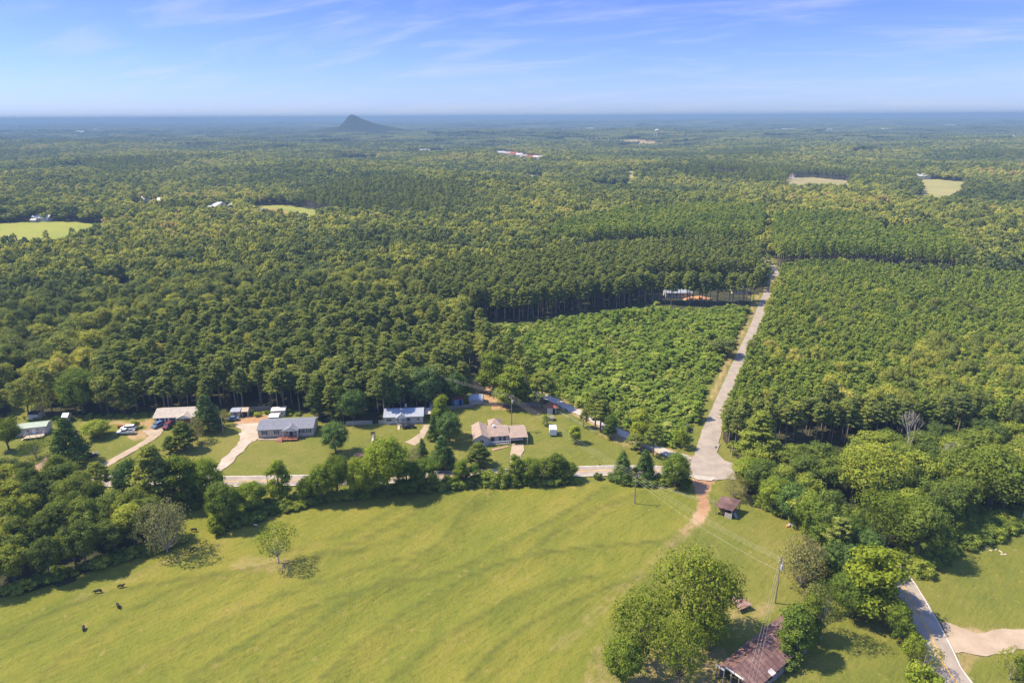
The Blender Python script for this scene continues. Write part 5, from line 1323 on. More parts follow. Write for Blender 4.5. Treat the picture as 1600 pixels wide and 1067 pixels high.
# ------------------------------------------------------------------ sheds
def shed(name, label, p0, p1, depth, H, rise, wall, roof, wins=(), dr=None, cat='shed', drm='dark_paint', ov=.15):
    a, yaw, L = frame_of(p0, p1); o = thing(name, label, cat, (a[0], a[1], 0), yaw)
    obj('wall', gable_walls(L, depth, -.2, H, rise), wall, o); obj('roof', gable_roof(L, depth, H, rise, ov, .07), roof, o)
    for fx, z, w, h in wins: window(o, L * fx, z, w, h)
    if dr is not None: door(o, L * dr, 0, drm)
    return o, L
o, L = shed('white_shed', 'low white shed under a dark roof at the edge of the wood far left', (45.5, 656.5), (60, 656.2), 3.5, 2.2, .5, 'white_siding', 'dark_paint', (), .5, drm='grey_siding')
for k in (.25, .5, .75): m = MB(); m.box((L * k - .03, -.06, 0), (L * k + .03, -.01, 2.1)); obj('wall_seam', m, 'grey_siding', o)
shed('gambrel_shed', 'little cream shed with rounded gable peeping beside the big evergreen', (98, 660.5), (107, 660), 3.0, 2.1, .9, 'cream_siding', 'trim_white', (), .5)
shed('plank_shed', 'grey-tan plank shed with pale flat roof, left one of the pair of sheds', (361, 653), (375.5, 652.3), 3.6, 2.3, .35, 'tan_siding', 'metal_grey_roof', (), .5, drm='grey_wood')
o, L = shed('playhouse_shed', 'small cream playhouse shed with double doors, right one of the pair of sheds', (378.5, 651.5), (388, 651.2), 3.0, 2.1, .9, 'cream_siding', 'pale_wood', (), .36)
door(o, L * .66, 0, 'dark_paint')
shed('white_cabin', 'small white cabin with two dark windows beyond the double-wide home', (424.5, 651.8), (446, 650.6), 3.4, 2.35, .4, 'white_siding', 'metal_white', [(.22, .9, .8, 1.0), (.78, .9, .8, 1.0)], None, 'cabin')
shed('back_shed', 'little white-roofed shed hidden behind the double-wide home', (421, 664.5), (436, 664), 3.4, 3.0, .4, 'white_siding', 'metal_white')
shed('dog_shed', 'small white box shed behind the white house', (672, 640), (684, 639), 2.5, 1.9, .3, 'white_siding', 'grey_wood', (), .5)
shed('rusty_roofed_shed', 'blue shed with rusty red roof behind the slim tall tree', (709.5, 634), (724, 631.8), 3.6, 2.3, .6, 'blue_paint', 'red_roof', [(.3, .9, .9, .9)], .7)
shed('red_roofed_shed', 'white shed with weathered red roof beside the tall bare-stemmed pine', (855, 646.5), (869, 646.8), 4.0, 2.3, .9, 'white_siding', 'red_roof', (), .75)
shed('dog_house', 'tiny cream dog house with grey roof below the red-roofed shed', (858.5, 657.8), (864.5, 657.6), 2.0, 1.1, .6, 'cream_siding', 'grey_wood', (), None, 'dog house')
# arched blue metal garage
a, yaw, L = frame_of((733, 631.5), (754.5, 631.5)); o = thing('metal_garage', 'blue metal garage with a rounded roof by the clay track', 'garage', (a[0], a[1], 0), yaw)
m = MB(); m.box((0, 0, -.1), (L, 4.4, 1.3)); obj('wall', m, 'tan_siding', o)
pr = [(2.2 - 2.35 * math.cos(k * math.pi / 10), 1.25 + 1.6 * math.sin(k * math.pi / 10)) for k in range(11)]
m = MB(); m.prism(pr, -.15, L + .05, 'x'); obj('roof', m, 'metal_grey_roof', o)
m = MB(); m.prism([(p * .98 + .05, z * .97) for p, z in pr] , L + .06, L + .12, 'x'); obj('end_panel', m, 'metal_blue', o)
m = MB(); m.box((L + .01, .05, -.1), (L + .1, 4.35, 1.3)); obj('end_wall', m, 'metal_blue', o)
# tan carport canopy by the white house
a, yaw, L = frame_of((664, 656), (674, 655)); o = thing('carport_canopy', 'small cream carport canopy right of the white house', 'carport', (a[0], a[1], 0), yaw)
m = MB(); m.slab([(-.2, -.2, 2.2), (L, -.2, 2.2), (L + .4, 4.6, 2.5), (.6, 4.6, 2.5)], .08); obj('roof', m, 'cream_siding', o)
for xx, yy in ((0, 0), (L - .1, 0), (L, 4.3), (.5, 4.3)): m = MB(); m.box((xx, yy, -.1), (xx + .1, yy + .1, 2.3)); obj('post', m, 'steel', o)
# white cargo trailer standing on the lawn
a, yaw, L = frame_of((858.5, 682), (870, 682)); o = thing('cargo_trailer', 'white boxy cargo trailer parked alone on the lawn', 'trailer', (a[0], a[1], 0), yaw)
m = MB(); m.box((0, 0, .45), (L, 3.8, 2.45)); obj('body', m, 'car_white', o)
m = MB(); m.box((-.03, -.03, 2.451), (L + .03, 3.83, 2.51)); obj('roof', m, 'metal_white', o)
for k in (.04, .5, .93): m = MB(); m.box((L * k, -.05, .5), (L * k + .08, -.002, 2.4)); obj('door_frame', m, 'steel', o)
for s in (0, L):
    m = MB(); m.tube([(s - .12, 1.9, .33), (s + .12, 1.9, .33)], .33, 12); obj('wheel', m, 'rubber', o)
m = MB(); m.tube([(.3, 3.8, .5), (L / 2, 5.2, .5), (L - .3, 3.8, .5)], .05, 5); obj('tow_bar', m, 'steel', o)

# ------------------------------------------------------------------ tin barns
def tin_roof(par, A, B, C, D, n, name='roof_sheet', mat='rusty_tin', th=.05, g=random.Random(2)):
    """corrugated sheets side by side from edge AB to edge DC, each its own panel, some a little proud"""
    A, B, C, D = map(Vector, (A, B, C, D))
    for i in range(n):
        a, b = i / n + .003, (i + 1) / n - .003
        dz = Vector((0, 0, g.uniform(0, .05))); e = g.uniform(-.12, .12)
        p, q, r, s = A.lerp(D, a), A.lerp(D, b), B.lerp(C, b), B.lerp(C, a)
        dv = (p - s).normalized() * e
        m = MB(); m.slab([p + dz + dv, q + dz + dv, r + dz, s + dz], th)
        # raised ribs along the sheet
        for k in (.25, .5, .75):
            u0, u1 = p.lerp(q, k) + dz + dv, s.lerp(r, k) + dz
            m.tube([u0 + Vector((0, 0, .02)), u1 + Vector((0, 0, .02))], .035, 3, cap=False)
        obj(name, m, mat, par)
def Gh(px, py, h):
    x, y = G(px, py, h); return Vector((x, y, h))
# long barn: low double slope, its ridge off centre
A0, B0, C0, D0 = Gh(1119, 1042, 2.4), Gh(1165, 1065, 2.2), Gh(1229, 1011, 2.3), Gh(1221, 960, 2.5)
org = Vector((A0.x, A0.y, 0)); along = (D0 - A0); along.z = 0; Lb = along.length; yaw = math.atan2(along.y, along.x)
o = thing('long_tin_barn', 'long open barn under a rusty purple-brown tin roof beside the giant oak', 'barn', org, yaw)
Wd = 7.6; Lb += 2.0
RZ, EZ, FZ = 4.15, 2.3, 2.5
ry = -Wd * .42
tin_roof(o, (0, 0, FZ), (0, ry, RZ), (Lb, ry, RZ), (Lb, 0, FZ), 18)
tin_roof(o, (0, ry, RZ), (0, -Wd, EZ), (Lb * .74, -Wd, EZ), (Lb * .74, ry, RZ), 14)
tin_roof(o, (Lb * .742, ry, RZ), (Lb * .742, -Wd * .8, EZ + .3), (Lb, -Wd * .8, EZ + .3), (Lb, ry, RZ), 5)
for i in range(6):
    for yy, zz in ((-.15, FZ - .1), (-Wd + .2, EZ - .15)):
        if i > 3 and yy < -1: continue
        m = MB(); xx = .2 + i * (Lb - .5) / 5; m.box((xx - .09, yy - .09, -.3), (xx + .09, yy + .09, zz)); obj('post', m, 'grey_wood', o)
for k, (y0_, zz) in enumerate(((-1.6, 2.9), (-3.1, 3.6), (-4.7, 3.4), (-6.2, 2.8))):
    m = MB(); m.box((.12, y0_ - .08, -.3), (.28, y0_ + .08, zz)); obj('post', m, 'pole_pale', o)
m = MB(); m.box((.8, -.3, .0), (Lb - .5, -.2, 1.9)); obj('back_wall', m, 'grey_wood', o)
for k in range(9):
    m = MB(); xx = .9 + k * (Lb * .74 - 1.5) / 8; m.box((xx, -Wd + .14, .1), (xx + (Lb * .74 - 1.5) / 8 - .06, -Wd + .2, 1.5 + .3 * math.sin(k * 2.1))); obj('plank', m, 'grey_wood', o)
for k in range(4):
    m = MB(); m.box((3 + k * 4.2, -Wd + .8, 0), (4.6 + k * 4.2, -Wd + 2.2, .9)); obj('hay_bale', m, 'pale_wood', o)
m = MB(); m.slab([(6.2, -Wd - .1, 2.36), (7.5, -Wd - .15, 2.36), (7.5, -Wd + .9, 2.72), (6.2, -Wd + .9, 2.72)], .03); obj('patch_sheet', m, 'metal_white', o)
for k in range(4):
    m = MB(); yy = -k * Wd / 4; m.box((-.12, yy - Wd / 4 + .06, min(FZ, EZ) - .15 + (1.55 if 0 < k < 3 else .7)), (-.02, yy - .06, min(FZ, EZ) + (1.75 if 0 < k < 3 else .95))); obj('bargeboard', m, 'trim_white', o)
# small barn by the clay track
A1, B1, C1, D1 = Gh(1117, 790.5, 2.5), Gh(1144, 799, 2.5), Gh(1158.5, 781.5, 3.2), Gh(1127.5, 774, 3.2)
org = Vector((A1.x, A1.y, 0)); dv = B1 - A1; yaw = math.atan2(dv.y, dv.x)
o = thing('small_tin_barn', 'small open barn with rusty tin roof beside the red clay track', 'barn', org, yaw)
inv = Matrix.Rotation(-yaw, 3, 'Z')
lc = [inv @ (p - Vector((org.x, org.y, 0))) for p in (A1, B1, C1, D1)]
tin_roof(o, lc[0] + Vector((0, 0, 0)), lc[3], lc[2], lc[1], 7)
fl = [Vector((p.x, p.y, 0)) for p in lc]
for i, (p, zt) in enumerate(zip(lc, (2.4, 2.4, 3.0, 3.0))): m = MB(); m.box((p.x - .1 + (.2 if i in (0, 3) else -.2), p.y + (.3 if i < 2 else -.3), -.2), (p.x + .1 + (.2 if i in (0, 3) else -.2), p.y + (.5 if i < 2 else -.1), zt)); obj('post', m, 'grey_wood', o)
ww = lc[1].x
m = MB(); m.box((.4, lc[3].y * .55, -.1), (ww - .3, lc[3].y * .55 + .12, 2.6)); obj('back_wall', m, 'dark_paint', o)
for k in range(5): m = MB(); m.box((ww - 1.9 + k * .38, .28, -.1), (ww - 1.56 + k * .38, .36, 1.5)); obj('plank', m, 'pole_pale', o)
for k in range(5):
    p = lc[1].lerp(lc[2], .15 + k * .17); m = MB(); m.box((p.x - .35, p.y - .28, -.1), (p.x - .28, p.y + .22, 2.5)); obj('plank', m, 'grey_wood', o)
m = MB(); m.slab([(ww + .1, 1.2, 1.3), (ww + .9, 1.0, .05), (ww + 1.1, 2.0, .05), (ww + .3, 2.2, 1.3)], .05); obj('leaning_sheet', m, 'metal_grey_roof', o)
# machine under the small barn
pos = Vector((org.x, org.y, 0)) + Matrix.Rotation(yaw, 3, 'Z') @ Vector((.9, .7, 0))
o = thing('farm_implement', 'yellow farm implement parked under the small barn eave', 'farm machine', pos, yaw)
m = MB(); m.box((0, 0, .35), (1.3, .9, .8)); m.box((.2, .2, .8), (.6, .7, 1.2)); obj('body', m, 'yellow_machine', o)
for xx in (.2, 1.1): m = MB(); m.tube([(xx, -.1, .33), (xx, .05, .33)], .33, 10); obj('wheel', m, 'rubber', o)
# low tin lean-to beside the oak
o = thing('tin_lean_to', 'low rust-red tin roof poking out from under the giant oak', 'lean-to', (0, 0, 0), 0)
P = [Gh(1140, 932, 1.2), Gh(1155, 953.5, .9), Gh(1175.5, 944, 1.3), Gh(1157, 930, 1.9)]
c0 = Vector((P[0].x, P[0].y, 0)); o.location = c0
P = [p - c0 for p in P]
tin_roof(o, P[0], P[1], P[2], P[3], 5)
for p in P: m = MB(); m.box((p.x * .9 + .1, p.y * .9, -.2), (p.x * .9 + .22, p.y * .9 + .12, p.z - .08)); obj('post', m, 'grey_wood', o)
# fallen barn on the right: collapsed tin roofs among the trees
def ruin(label, px, py, w, d, n, name='collapsed_shed'):
    x, y = G(px, py); o = thing(name, label, 'ruin', (x, y, 0), R(38))
    tin_roof(o, (0, 0, 1.1), (.2, -d, .5), (w, -d - .3, .7), (w - .3, 0, 1.9), n, g=random.Random(n))
    for xx in (.3, w - .5): m = MB(); m.box((xx, -.4, -.1), (xx + .15, -.25, 1.2)); obj('post', m, 'grey_wood', o)
    g_ = random.Random(n + 1)
    for k in range(5):
        a_ = g_.uniform(0, 3.1); cx, cy2 = g_.uniform(0, w), -d - g_.uniform(.2, 1.4)
        m = MB(); m.tube([(cx, cy2, .12), (cx + 1.6 * math.cos(a_), cy2 + 1.6 * math.sin(a_), .45)], .09, 4); obj('fallen_board', m, 'pole_pale', o)
    return o
ruin('collapsed rusty tin roof among the bushes left of the curving road', 1300, 915, 5.0, 3.4, 5)
ruin('fallen tin sheets and boards behind the right end of the long barn', 1246, 962, 4.0, 3.0, 4)
o = thing('junk_heap', 'heap of pale boards and white scrap in front of the dark tangle of trees', 'scrap heap', (*G(1283, 882), 0), 0)
g_ = random.Random(9)
for k in range(9):
    a_ = g_.uniform(0, 3.1); cx, cy2 = g_.uniform(-1.8, 1.8), g_.uniform(-1, 1); l_ = g_.uniform(.8, 1.9)
    m = MB(); m.box((-l_ / 2, -.15, 0), (l_ / 2, .15, .07)); b_ = obj('board', m, 'tarp_white' if k % 3 == 0 else 'pale_wood', o, (cx, cy2, .15 + .13 * k), a_); b_.rotation_euler[0] = g_.uniform(-.4, .4)
m = MB(); m.ball((0, 0, .3), (1.9, 1.2, .7), 2, 0, .3); obj('rubble', m, 'clay', o)
o = thing('rubbish_pile', 'small pile of orange and grey junk at the pasture edge above the bare tree', 'scrap heap', (*G(1238, 823), 0), 0)
for k in range(5):
    m = MB(); s_ = .35 + .1 * k; m.box((-s_, -.3, 0), (s_, .3, .4)); b_ = obj('box', m, ('orange_clay', 'grey_siding', 'metal_white', 'blue_paint', 'orange_clay')[k], o, ((k - 2) * .6, (k % 2) * .5, .05 + .12 * k), k * .8)

# ------------------------------------------------------------------ vehicles
def car(name, label, px, py, yaw, paint, kind='sedan', L=4.6):
    x, y = G(px, py); o = thing(name, label, 'pickup truck' if kind == 'pickup' else 'car', (x, y, .17), yaw)
    Wc = 1.85
    if kind == 'pickup':
        lower = [(0, .45), (0, .95), (1.25, 1.08), (1.5, 1.12), (3.3, 1.12), (3.32, 1.08), (L, 1.05), (L, .45)]
        glass = [(1.35, 1.1), (1.85, 1.68), (3.0, 1.7), (3.3, 1.1)]; roofs = [(1.8, 1.66), (1.9, 1.76), (2.95, 1.77), (3.06, 1.67)]
    elif kind == 'suv':
        lower = [(0, .4), (.02, .9), (1.0, 1.05), (L - .1, 1.1), (L, .45)]
        glass = [(1.0, 1.04), (1.6, 1.58), (L - .5, 1.6), (L - .12, 1.08)]; roofs = [(1.55, 1.57), (1.65, 1.68), (L - .6, 1.69), (L - .45, 1.58)]
    else:
        lower = [(0, .38), (.02, .72), (.9, .86), (1.2, .9), (3.7, .92), (L, .85), (L, .4)]
        glass = [(1.15, .88), (1.85, 1.32), (3.1, 1.33), (3.8, .9)]; roofs = [(1.8, 1.31), (1.95, 1.40), (3.0, 1.41), (3.18, 1.32)]
    def sh(prof, w, top=1.0):
        zmin = min(z for _, z in prof); zmax = max(z for _, z in prof); m = MB(); n = len(prof); V = []
        for s in (-1, 1):
            for a_, z in prof:
                k = 1 - (1 - top) * (z - zmin) / (zmax - zmin + 1e-6); V.append((a_ - L / 2, s * w / 2 * k, z))
        m._addv(V); m.ng.append((list(reversed(range(n)))[::-1], 0)); m.ng.append((list(reversed([n + i for i in range(n)])), 0))
        for i in range(n): j = (i + 1) % n; m.ng.append(([i, n + i, n + j, j], 0))
        return m
    obj('body', sh(lower, Wc, .97), paint, o)
    obj('window_band', sh(glass, Wc * .94, .80), 'window_glass', o); obj('roof', sh(roofs, Wc * .78, .96), paint, o)
    if kind == 'pickup':
        m = MB(); m.box((3.42 - L / 2, -.75, 1.055), (L / 2 - .12, .75, 1.075 + .02)); obj('truck_bed', m, 'car_black', o)
        for s in (-1, 1): m = MB(); m.box((3.35 - L / 2, s * .9 - .06, 1.0), (L / 2, s * .9 + .06, 1.25)); obj('bed_side', m, paint, o)
        m = MB(); m.box((L / 2 - .1, -.84, 1.0), (L / 2, .84, 1.24)); obj('tailgate', m, paint, o)
    for a_ in (.85, L - .95):
        for s in (-1, 1):
            m = MB(); m.tube([(a_ - L / 2, s * (Wc / 2 - .2), .34), (a_ - L / 2, s * (Wc / 2 + .02), .34)], .34, 14); w_ = obj('wheel', m, 'rubber', o)
            m = MB(); m.tube([(a_ - L / 2, s * (Wc / 2 + .0), .34), (a_ - L / 2, s * (Wc / 2 + .035), .34)], .19, 10); obj('rim', m, 'steel', w_)
    for s in (-1, 1):
        m = MB(); m.box((-L / 2 - .02, s * .68 - .2, .62), (-L / 2 + .04, s * .68 + .2, .78)); obj('headlight', m, 'trim_white', o)
        m = MB(); m.box((L / 2 - .04, s * .74 - .12, .66), (L / 2 + .02, s * .74 + .12, .9)); obj('tail_light', m, 'red_roof', o)
    return o
car('pickup_truck', 'front one of the two white pickups parked on the dirt, bed to the right', 197, 678, R(4), 'car_white', 'pickup', 5.4)
car('pickup_truck', 'back one of the two white vehicles parked on the dirt', 201, 672, R(8), 'car_white', 'suv', 4.9)
car('parked_car', 'blue-grey car parked at the end of the concrete drive by the ranch house', 247.5, 667, R(70), 'car_blue', 'suv', 4.6)
car('parked_car', 'dark red car parked on the grass in front of the ranch house', 263, 668, R(84), 'car_red', 'suv', 4.6)
car('parked_car', 'light blue car beside the pair of sheds', 363, 657, R(10), 'car_blue', 'sedan', 4.3)
car('parked_car', 'white car inside the open carport of the brown-roofed house', 806, 688.5, R(8), 'car_white', 'sedan', 4.5)
car('parked_car', 'dark car parked in front of the porch of the white house', 638, 668.5, R(10), 'car_black', 'sedan', 4.3)
# old flat cart loaded with junk
x, y = G(145, 712); o = thing('utility_trailer', 'dark little utility trailer piled with pale junk beside the big evergreen', 'trailer', (x, y, 0), R(22))
m = MB(); m.box((-1.6, -.8, .4), (1.2, .8, .55)); obj('bed', m, 'car_black', o)
m = MB(); m.box((-1.6, -.82, .55), (1.2, -.76, .95)); m.box((-1.6, .76, .55), (1.2, .82, .95)); obj('side_rail', m, 'grey_wood', o)
m = MB(); m.ball((.5, .1, .8), (.7, .5, .35), 2, 0, .3); m.ball((1.3, .5, .75), (.5, .3, .2), 2, 0, .2); obj('load', m, 'cream_siding', o)
for s in (-1, 1): m = MB(); m.tube([(-.2, s * .85, .32), (-.2, s * .98, .32)], .32, 12); obj('wheel', m, 'rubber', o)
m = MB(); m.tube([(1.2, 0, .45), (2.2, 0, .4)], .05, 5); obj('tow_bar', m, 'steel', o)
# red ride-on mower near the pickups
x, y = G(188.5, 668); o = thing('ride_on_mower', 'small red ride-on mower behind the white pickups', 'mower', (x, y, 0), R(10))
m = MB(); m.box((-.8, -.35, .35), (.1, .35, .85)); obj('hood', m, 'green_stop', o)
m = MB(); m.box((.1, -.35, .3), (.8, .35, .5)); m.box((.5, -.25, .5), (.6, .25, .95)); obj('seat', m, 'rubber', o)
for a_ in (-.6, .55):
    for s in (-1, 1): m = MB(); m.tube([(a_, s * .35, .24), (a_, s * .5, .24)], .24, 10); obj('wheel', m, 'rubber', o)
# slide playset on the lawn
x, y = G(583, 688); o = thing('slide_playset', 'dark little playset with a pale slide standing on the open lawn', 'playset', (x, y, 0), R(0))
for sx in (-.55, .55):
    for sy in (0, 1.1): m = MB(); m.box((sx - .06, sy - .06, -.1), (sx + .06, sy + .06, 2.4)); obj('post', m, 'grey_wood', o)
m = MB(); m.box((-.6, -.05, 1.15), (.6, 1.15, 1.25)); obj('platform', m, 'grey_wood', o)
m = MB(); m.slab([(-.65, -.1, 2.3), (.65, -.1, 2.3), (.65, .55, 2.9), (-.65, .55, 2.9)], .05); m.slab([(-.65, 1.2, 2.3), (-.65, .55, 2.9), (.65, .55, 2.9), (.65, 1.2, 2.3)], .05); obj('roof', m, 'car_black', o)
m = MB(); m.slab([(-.3, -.05, 1.2), (-.3, -2.1, .12), (.3, -2.1, .12), (.3, -.05, 1.2)], .06); obj('slide', m, 'grey_siding', o)
# dirt mound
x, y = G(561, 712); me_ = MB(); me_.ball((0, 0, -.15), (2.2, 1.5, 1.15), 2, 0, .12)
o = obj('dirt_mound', me_, 'clay', None, (x, y, 0)); tag(o, 'orange dirt mound right of the lone dark lawn tree', 'dirt mound')

# ------------------------------------------------------------------ fences
def picket(name, label, pa, pb, h=1.5, mat='grey_wood', step=1.8, mat2=None):
    a, b = G(*pa), G(*pb); L = math.hypot(b[0] - a[0], b[1] - a[1]); o = thing(name, label, 'fence', (a[0], a[1], 0), math.atan2(b[1] - a[1], b[0] - a[0]))
    n = max(1, int(L / step)); w = L / n
    for i in range(n):
        m = MB(); k = max(3, int(w / .22))
        for j in range(k): m.box((i * w + j * w / k + .01, -.02, 0.03), (i * w + (j + 1) * w / k - .02, .02, h + .04 * ((i * 7 + j * 3) % 3)))
        m.box((i * w, .02, .35), ((i + 1) * w - .01, .07, .45)); m.box((i * w, .02, h - .4), ((i + 1) * w - .01, .07, h - .3)); obj('fence_panel', m, mat, o)
        m = MB(); m.box((i * w - .06, .07, -.2), (i * w + .06, .19, h + .1)); obj('post', m, mat, o)
    return o
picket('wooden_fence', 'weathered picket fence below the dark trees left of the white house', (541, 664.5), (582, 663), 1.5, 'pole_pale')
picket('wooden_fence', 'short piece of picket fence touching the white house', (592, 663), (600, 662.8), 1.5, 'pole_pale')
picket('wooden_fence', 'long grey fence at the wood edge behind the bare clay yard', (386, 642.5), (424, 640), 1.6, 'grey_wood')
picket('wooden_fence', 'brown fence along the clay between the metal garage and the tall pine', (756, 634), (842, 634.5), 1.3, 'grey_wood')
picket('wooden_fence', 'low brown fence behind the white house yard', (690, 641), (742, 636), 1.2, 'grey_wood')
def wire_fence(label, pts, step=5.0, h=1.25, mat='pole_pale'):
    P = resample(GP(pts), step); o = thing('wire_fence', label, 'fence', (P[0][0], P[0][1], 0))
    for p in P:
        m = MB(); q = p - P[0]; m.box((q[0] - .07, q[1] - .07, -.3), (q[0] + .07, q[1] + .07, h)); obj('post', m, mat, o)
    for k in (.4, .75, 1.1):
        m = MB(); m.tube([(p[0] - P[0][0], p[1] - P[0][1], k) for p in P], .012, 3, cap=False); obj('wire', m, 'steel', o)
wire_fence('post and wire fence crossing the pasture top by the clay track', [(1108, 786), (1116, 787)], 3)
wire_fence('post and wire fence between the hedge and the clay track gate', [(1010, 757), (1050, 766), (1090, 783)], 6)
wire_fence('wire fence along the lawn beside the gravel road', [(872, 646), (900, 660), (930, 678)], 5)

# ------------------------------------------------------------------ poles and wires
def pole(label, px, py, ty, arm=1.2, mat='pole_wood', xfmr=False, yaw=0, name='utility_pole', r=.15, cat='utility pole'):
    x, y = G(px, py); v = ray(px, ty); h = CAMH + v.z * math.hypot(x, y) / math.hypot(v.x, v.y)
    o = thing(name, label, cat, (x, y, 0), yaw)
    m = MB(); m.tube([(0, 0, -.5), (0, 0, h * .5), (0, 0, h)], [r, r * .85, r * .65], 8); obj('pole', m, mat, o)
    if arm:
        m = MB(); m.box((-arm, -.12, h - .9), (arm, -.0, h - .75)); a_ = obj('crossarm', m, mat, o)
        for s in (-.95, 0, .95): m = MB(); m.tube([(s * arm, -.06, h - .75), (s * arm, -.06, h - .5)], .06, 6); obj('insulator', m, 'trim_white', a_)
    if xfmr: m = MB(); m.tube([(.0, -.42, h - 2.7), (0, -.42, h - 1.7)], .27, 10); obj('transformer', m, 'metal_white', o)
    return (x, y, h)
P0 = pole('tall utility pole with transformer behind the brown-roofed house', 799.5, 673, 617, 1.1, xfmr=True, yaw=R(50), r=.17)
P1 = pole('utility pole standing in the pasture below the twin evergreens', 991.5, 787, 740, 1.1, yaw=R(40))
P2 = pole('tall utility pole with crossarm and transformer right of the giant oak', 1211, 942, 868, .6, xfmr=True, yaw=R(30), r=.17)
pole('pale short lamp pole between the ranch house and the gravel yard', 349, 675, 645, 0, 'pole_pale', name='lamp_pole', cat='pole')
pole('thin wooden pole on the lawn behind the double-wide home', 470, 655, 623, 0, name='wooden_pole', cat='pole', r=.12)
pole('lamp pole beside the dark trees at the picket fence', 537, 662, 645, 0, name='lamp_pole', cat='pole', r=.1)
pole('thin pole on the roadside between the hedge and the double-wide lawn', 418.5, 757, 736, 0, name='wooden_pole', cat='pole', r=.11)
pole('pole beside the yard tree right of the big evergreen', 158, 686, 660, 0, name='wooden_pole', cat='pole', r=.1)
pole('thin pole behind the white house near the blue shed', 708, 642, 632, 0, name='wooden_pole', cat='pole', r=.1)
pole('pole at the corner of the thicket beside the straight road', 1072, 692, 660, .5, name='wooden_pole', cat='pole', r=.12)
pole('grey pole at the wood edge right of the junction', 1143, 714, 696, 0, 'pole_pale', name='wooden_pole', cat='pole', r=.14)
pole('pale metal pole on the mown field at the right photo edge', 1595, 820, 782, 0, 'metal_white', name='metal_pole', cat='pole', r=.11)
def span(label, a, b, sag=1.0, r=.013, mat='cable'):
    a, b = Vector(a), Vector(b); n = 14; pts = []
    for i in range(n + 1):
        k = i / n; p = a.lerp(b, k); p.z -= sag * 4 * k * (1 - k); pts.append(p - a)
    m = MB(); m.tube(pts, r, 4, cap=False); o = obj('power_line', m, mat, None, a); tag(o, label, 'cable')
def arm_pt(P, yaw, s, dz=-.5): return (P[0] + math.cos(yaw) * s, P[1] + math.sin(yaw) * s, P[2] + dz)
P3 = (33.0, 78.0, 10.5)
PM = (-62.0, 262.0, 12.0)
for s, nm in ((-1.0, 'left'), (0, 'middle'), (1.0, 'right')):
    span('%s of three thin wires from the brown-roofed house pole to the pasture pole' % nm, arm_pt(P0, R(50), s), arm_pt(P1, R(40), s), 1.2)
    span('%s of three thin wires from the pasture pole to the pole by the oak' % nm, arm_pt(P1, R(40), s), arm_pt(P2, R(30), s * .6), 1.2)
    span('%s of the three wires passing over the long tin barn' % nm, arm_pt(P2, R(30), s * .6), (P3[0] + s * .8, P3[1], P3[2]), .9)
    span('%s of three wires from the transformer pole into the wood' % nm, arm_pt(P0, R(50), s), (PM[0] + s, PM[1], PM[2]), 1.4)
span('thick bright cable crossing the pasture low under the thin wires', (P1[0], P1[1], P1[2] - 2.0), (P2[0], P2[1], P2[2] - 3.4), 1.4, .017)
span('service wire from the tall transformer pole to the red-roofed shed', (P0[0], P0[1], P0[2] - 1.5), (*G(862, 646), 3.0), .8, .011)
o = thing('utility_pole', 'utility pole just below the photo edge carrying the wires over the barn', 'utility pole', (P3[0], P3[1], 0), 0)
m = MB(); m.tube([(0, 0, -.5), (0, 0, 10.8)], [.16, .11], 8); obj('pole', m, 'pole_wood', o)
m = MB(); m.box((-1, -.1, 10.1), (1, 0, 10.25)); obj('crossarm', m, 'pole_wood', o)
# road signs
def sign(label, px, py, mat, w=.6, h=2.2, hh=.6, octo=False, cat='road sign'):
    x, y = G(px, py); o = thing('road_sign', label, cat, (x, y, 0), 0)
    m = MB(); m.tube([(0, .04, -.2), (0, .04, h)], .04, 5); obj('post', m, 'steel', o)
    m = MB()
    if octo: m.prism([(w / 2 * math.cos(R(22.5 + 45 * k)), h + w / 2 * math.sin(R(22.5 + 45 * k))) for k in range(8)], -.02, 0, 'y')
    else: m.box((-w / 2, -.03, h - hh / 2), (w / 2, 0, h + hh / 2))
    obj('sign_plate', m, mat, o)
sign('back of a white sign on the verge right of the junction', 1118, 707, 'metal_white', .9, 1.9, .9, True)
sign('small dark mailbox post beside the main road left of the twin evergreens', 937, 731, 'dark_paint', .5, 1.1, .35, cat='mailbox')

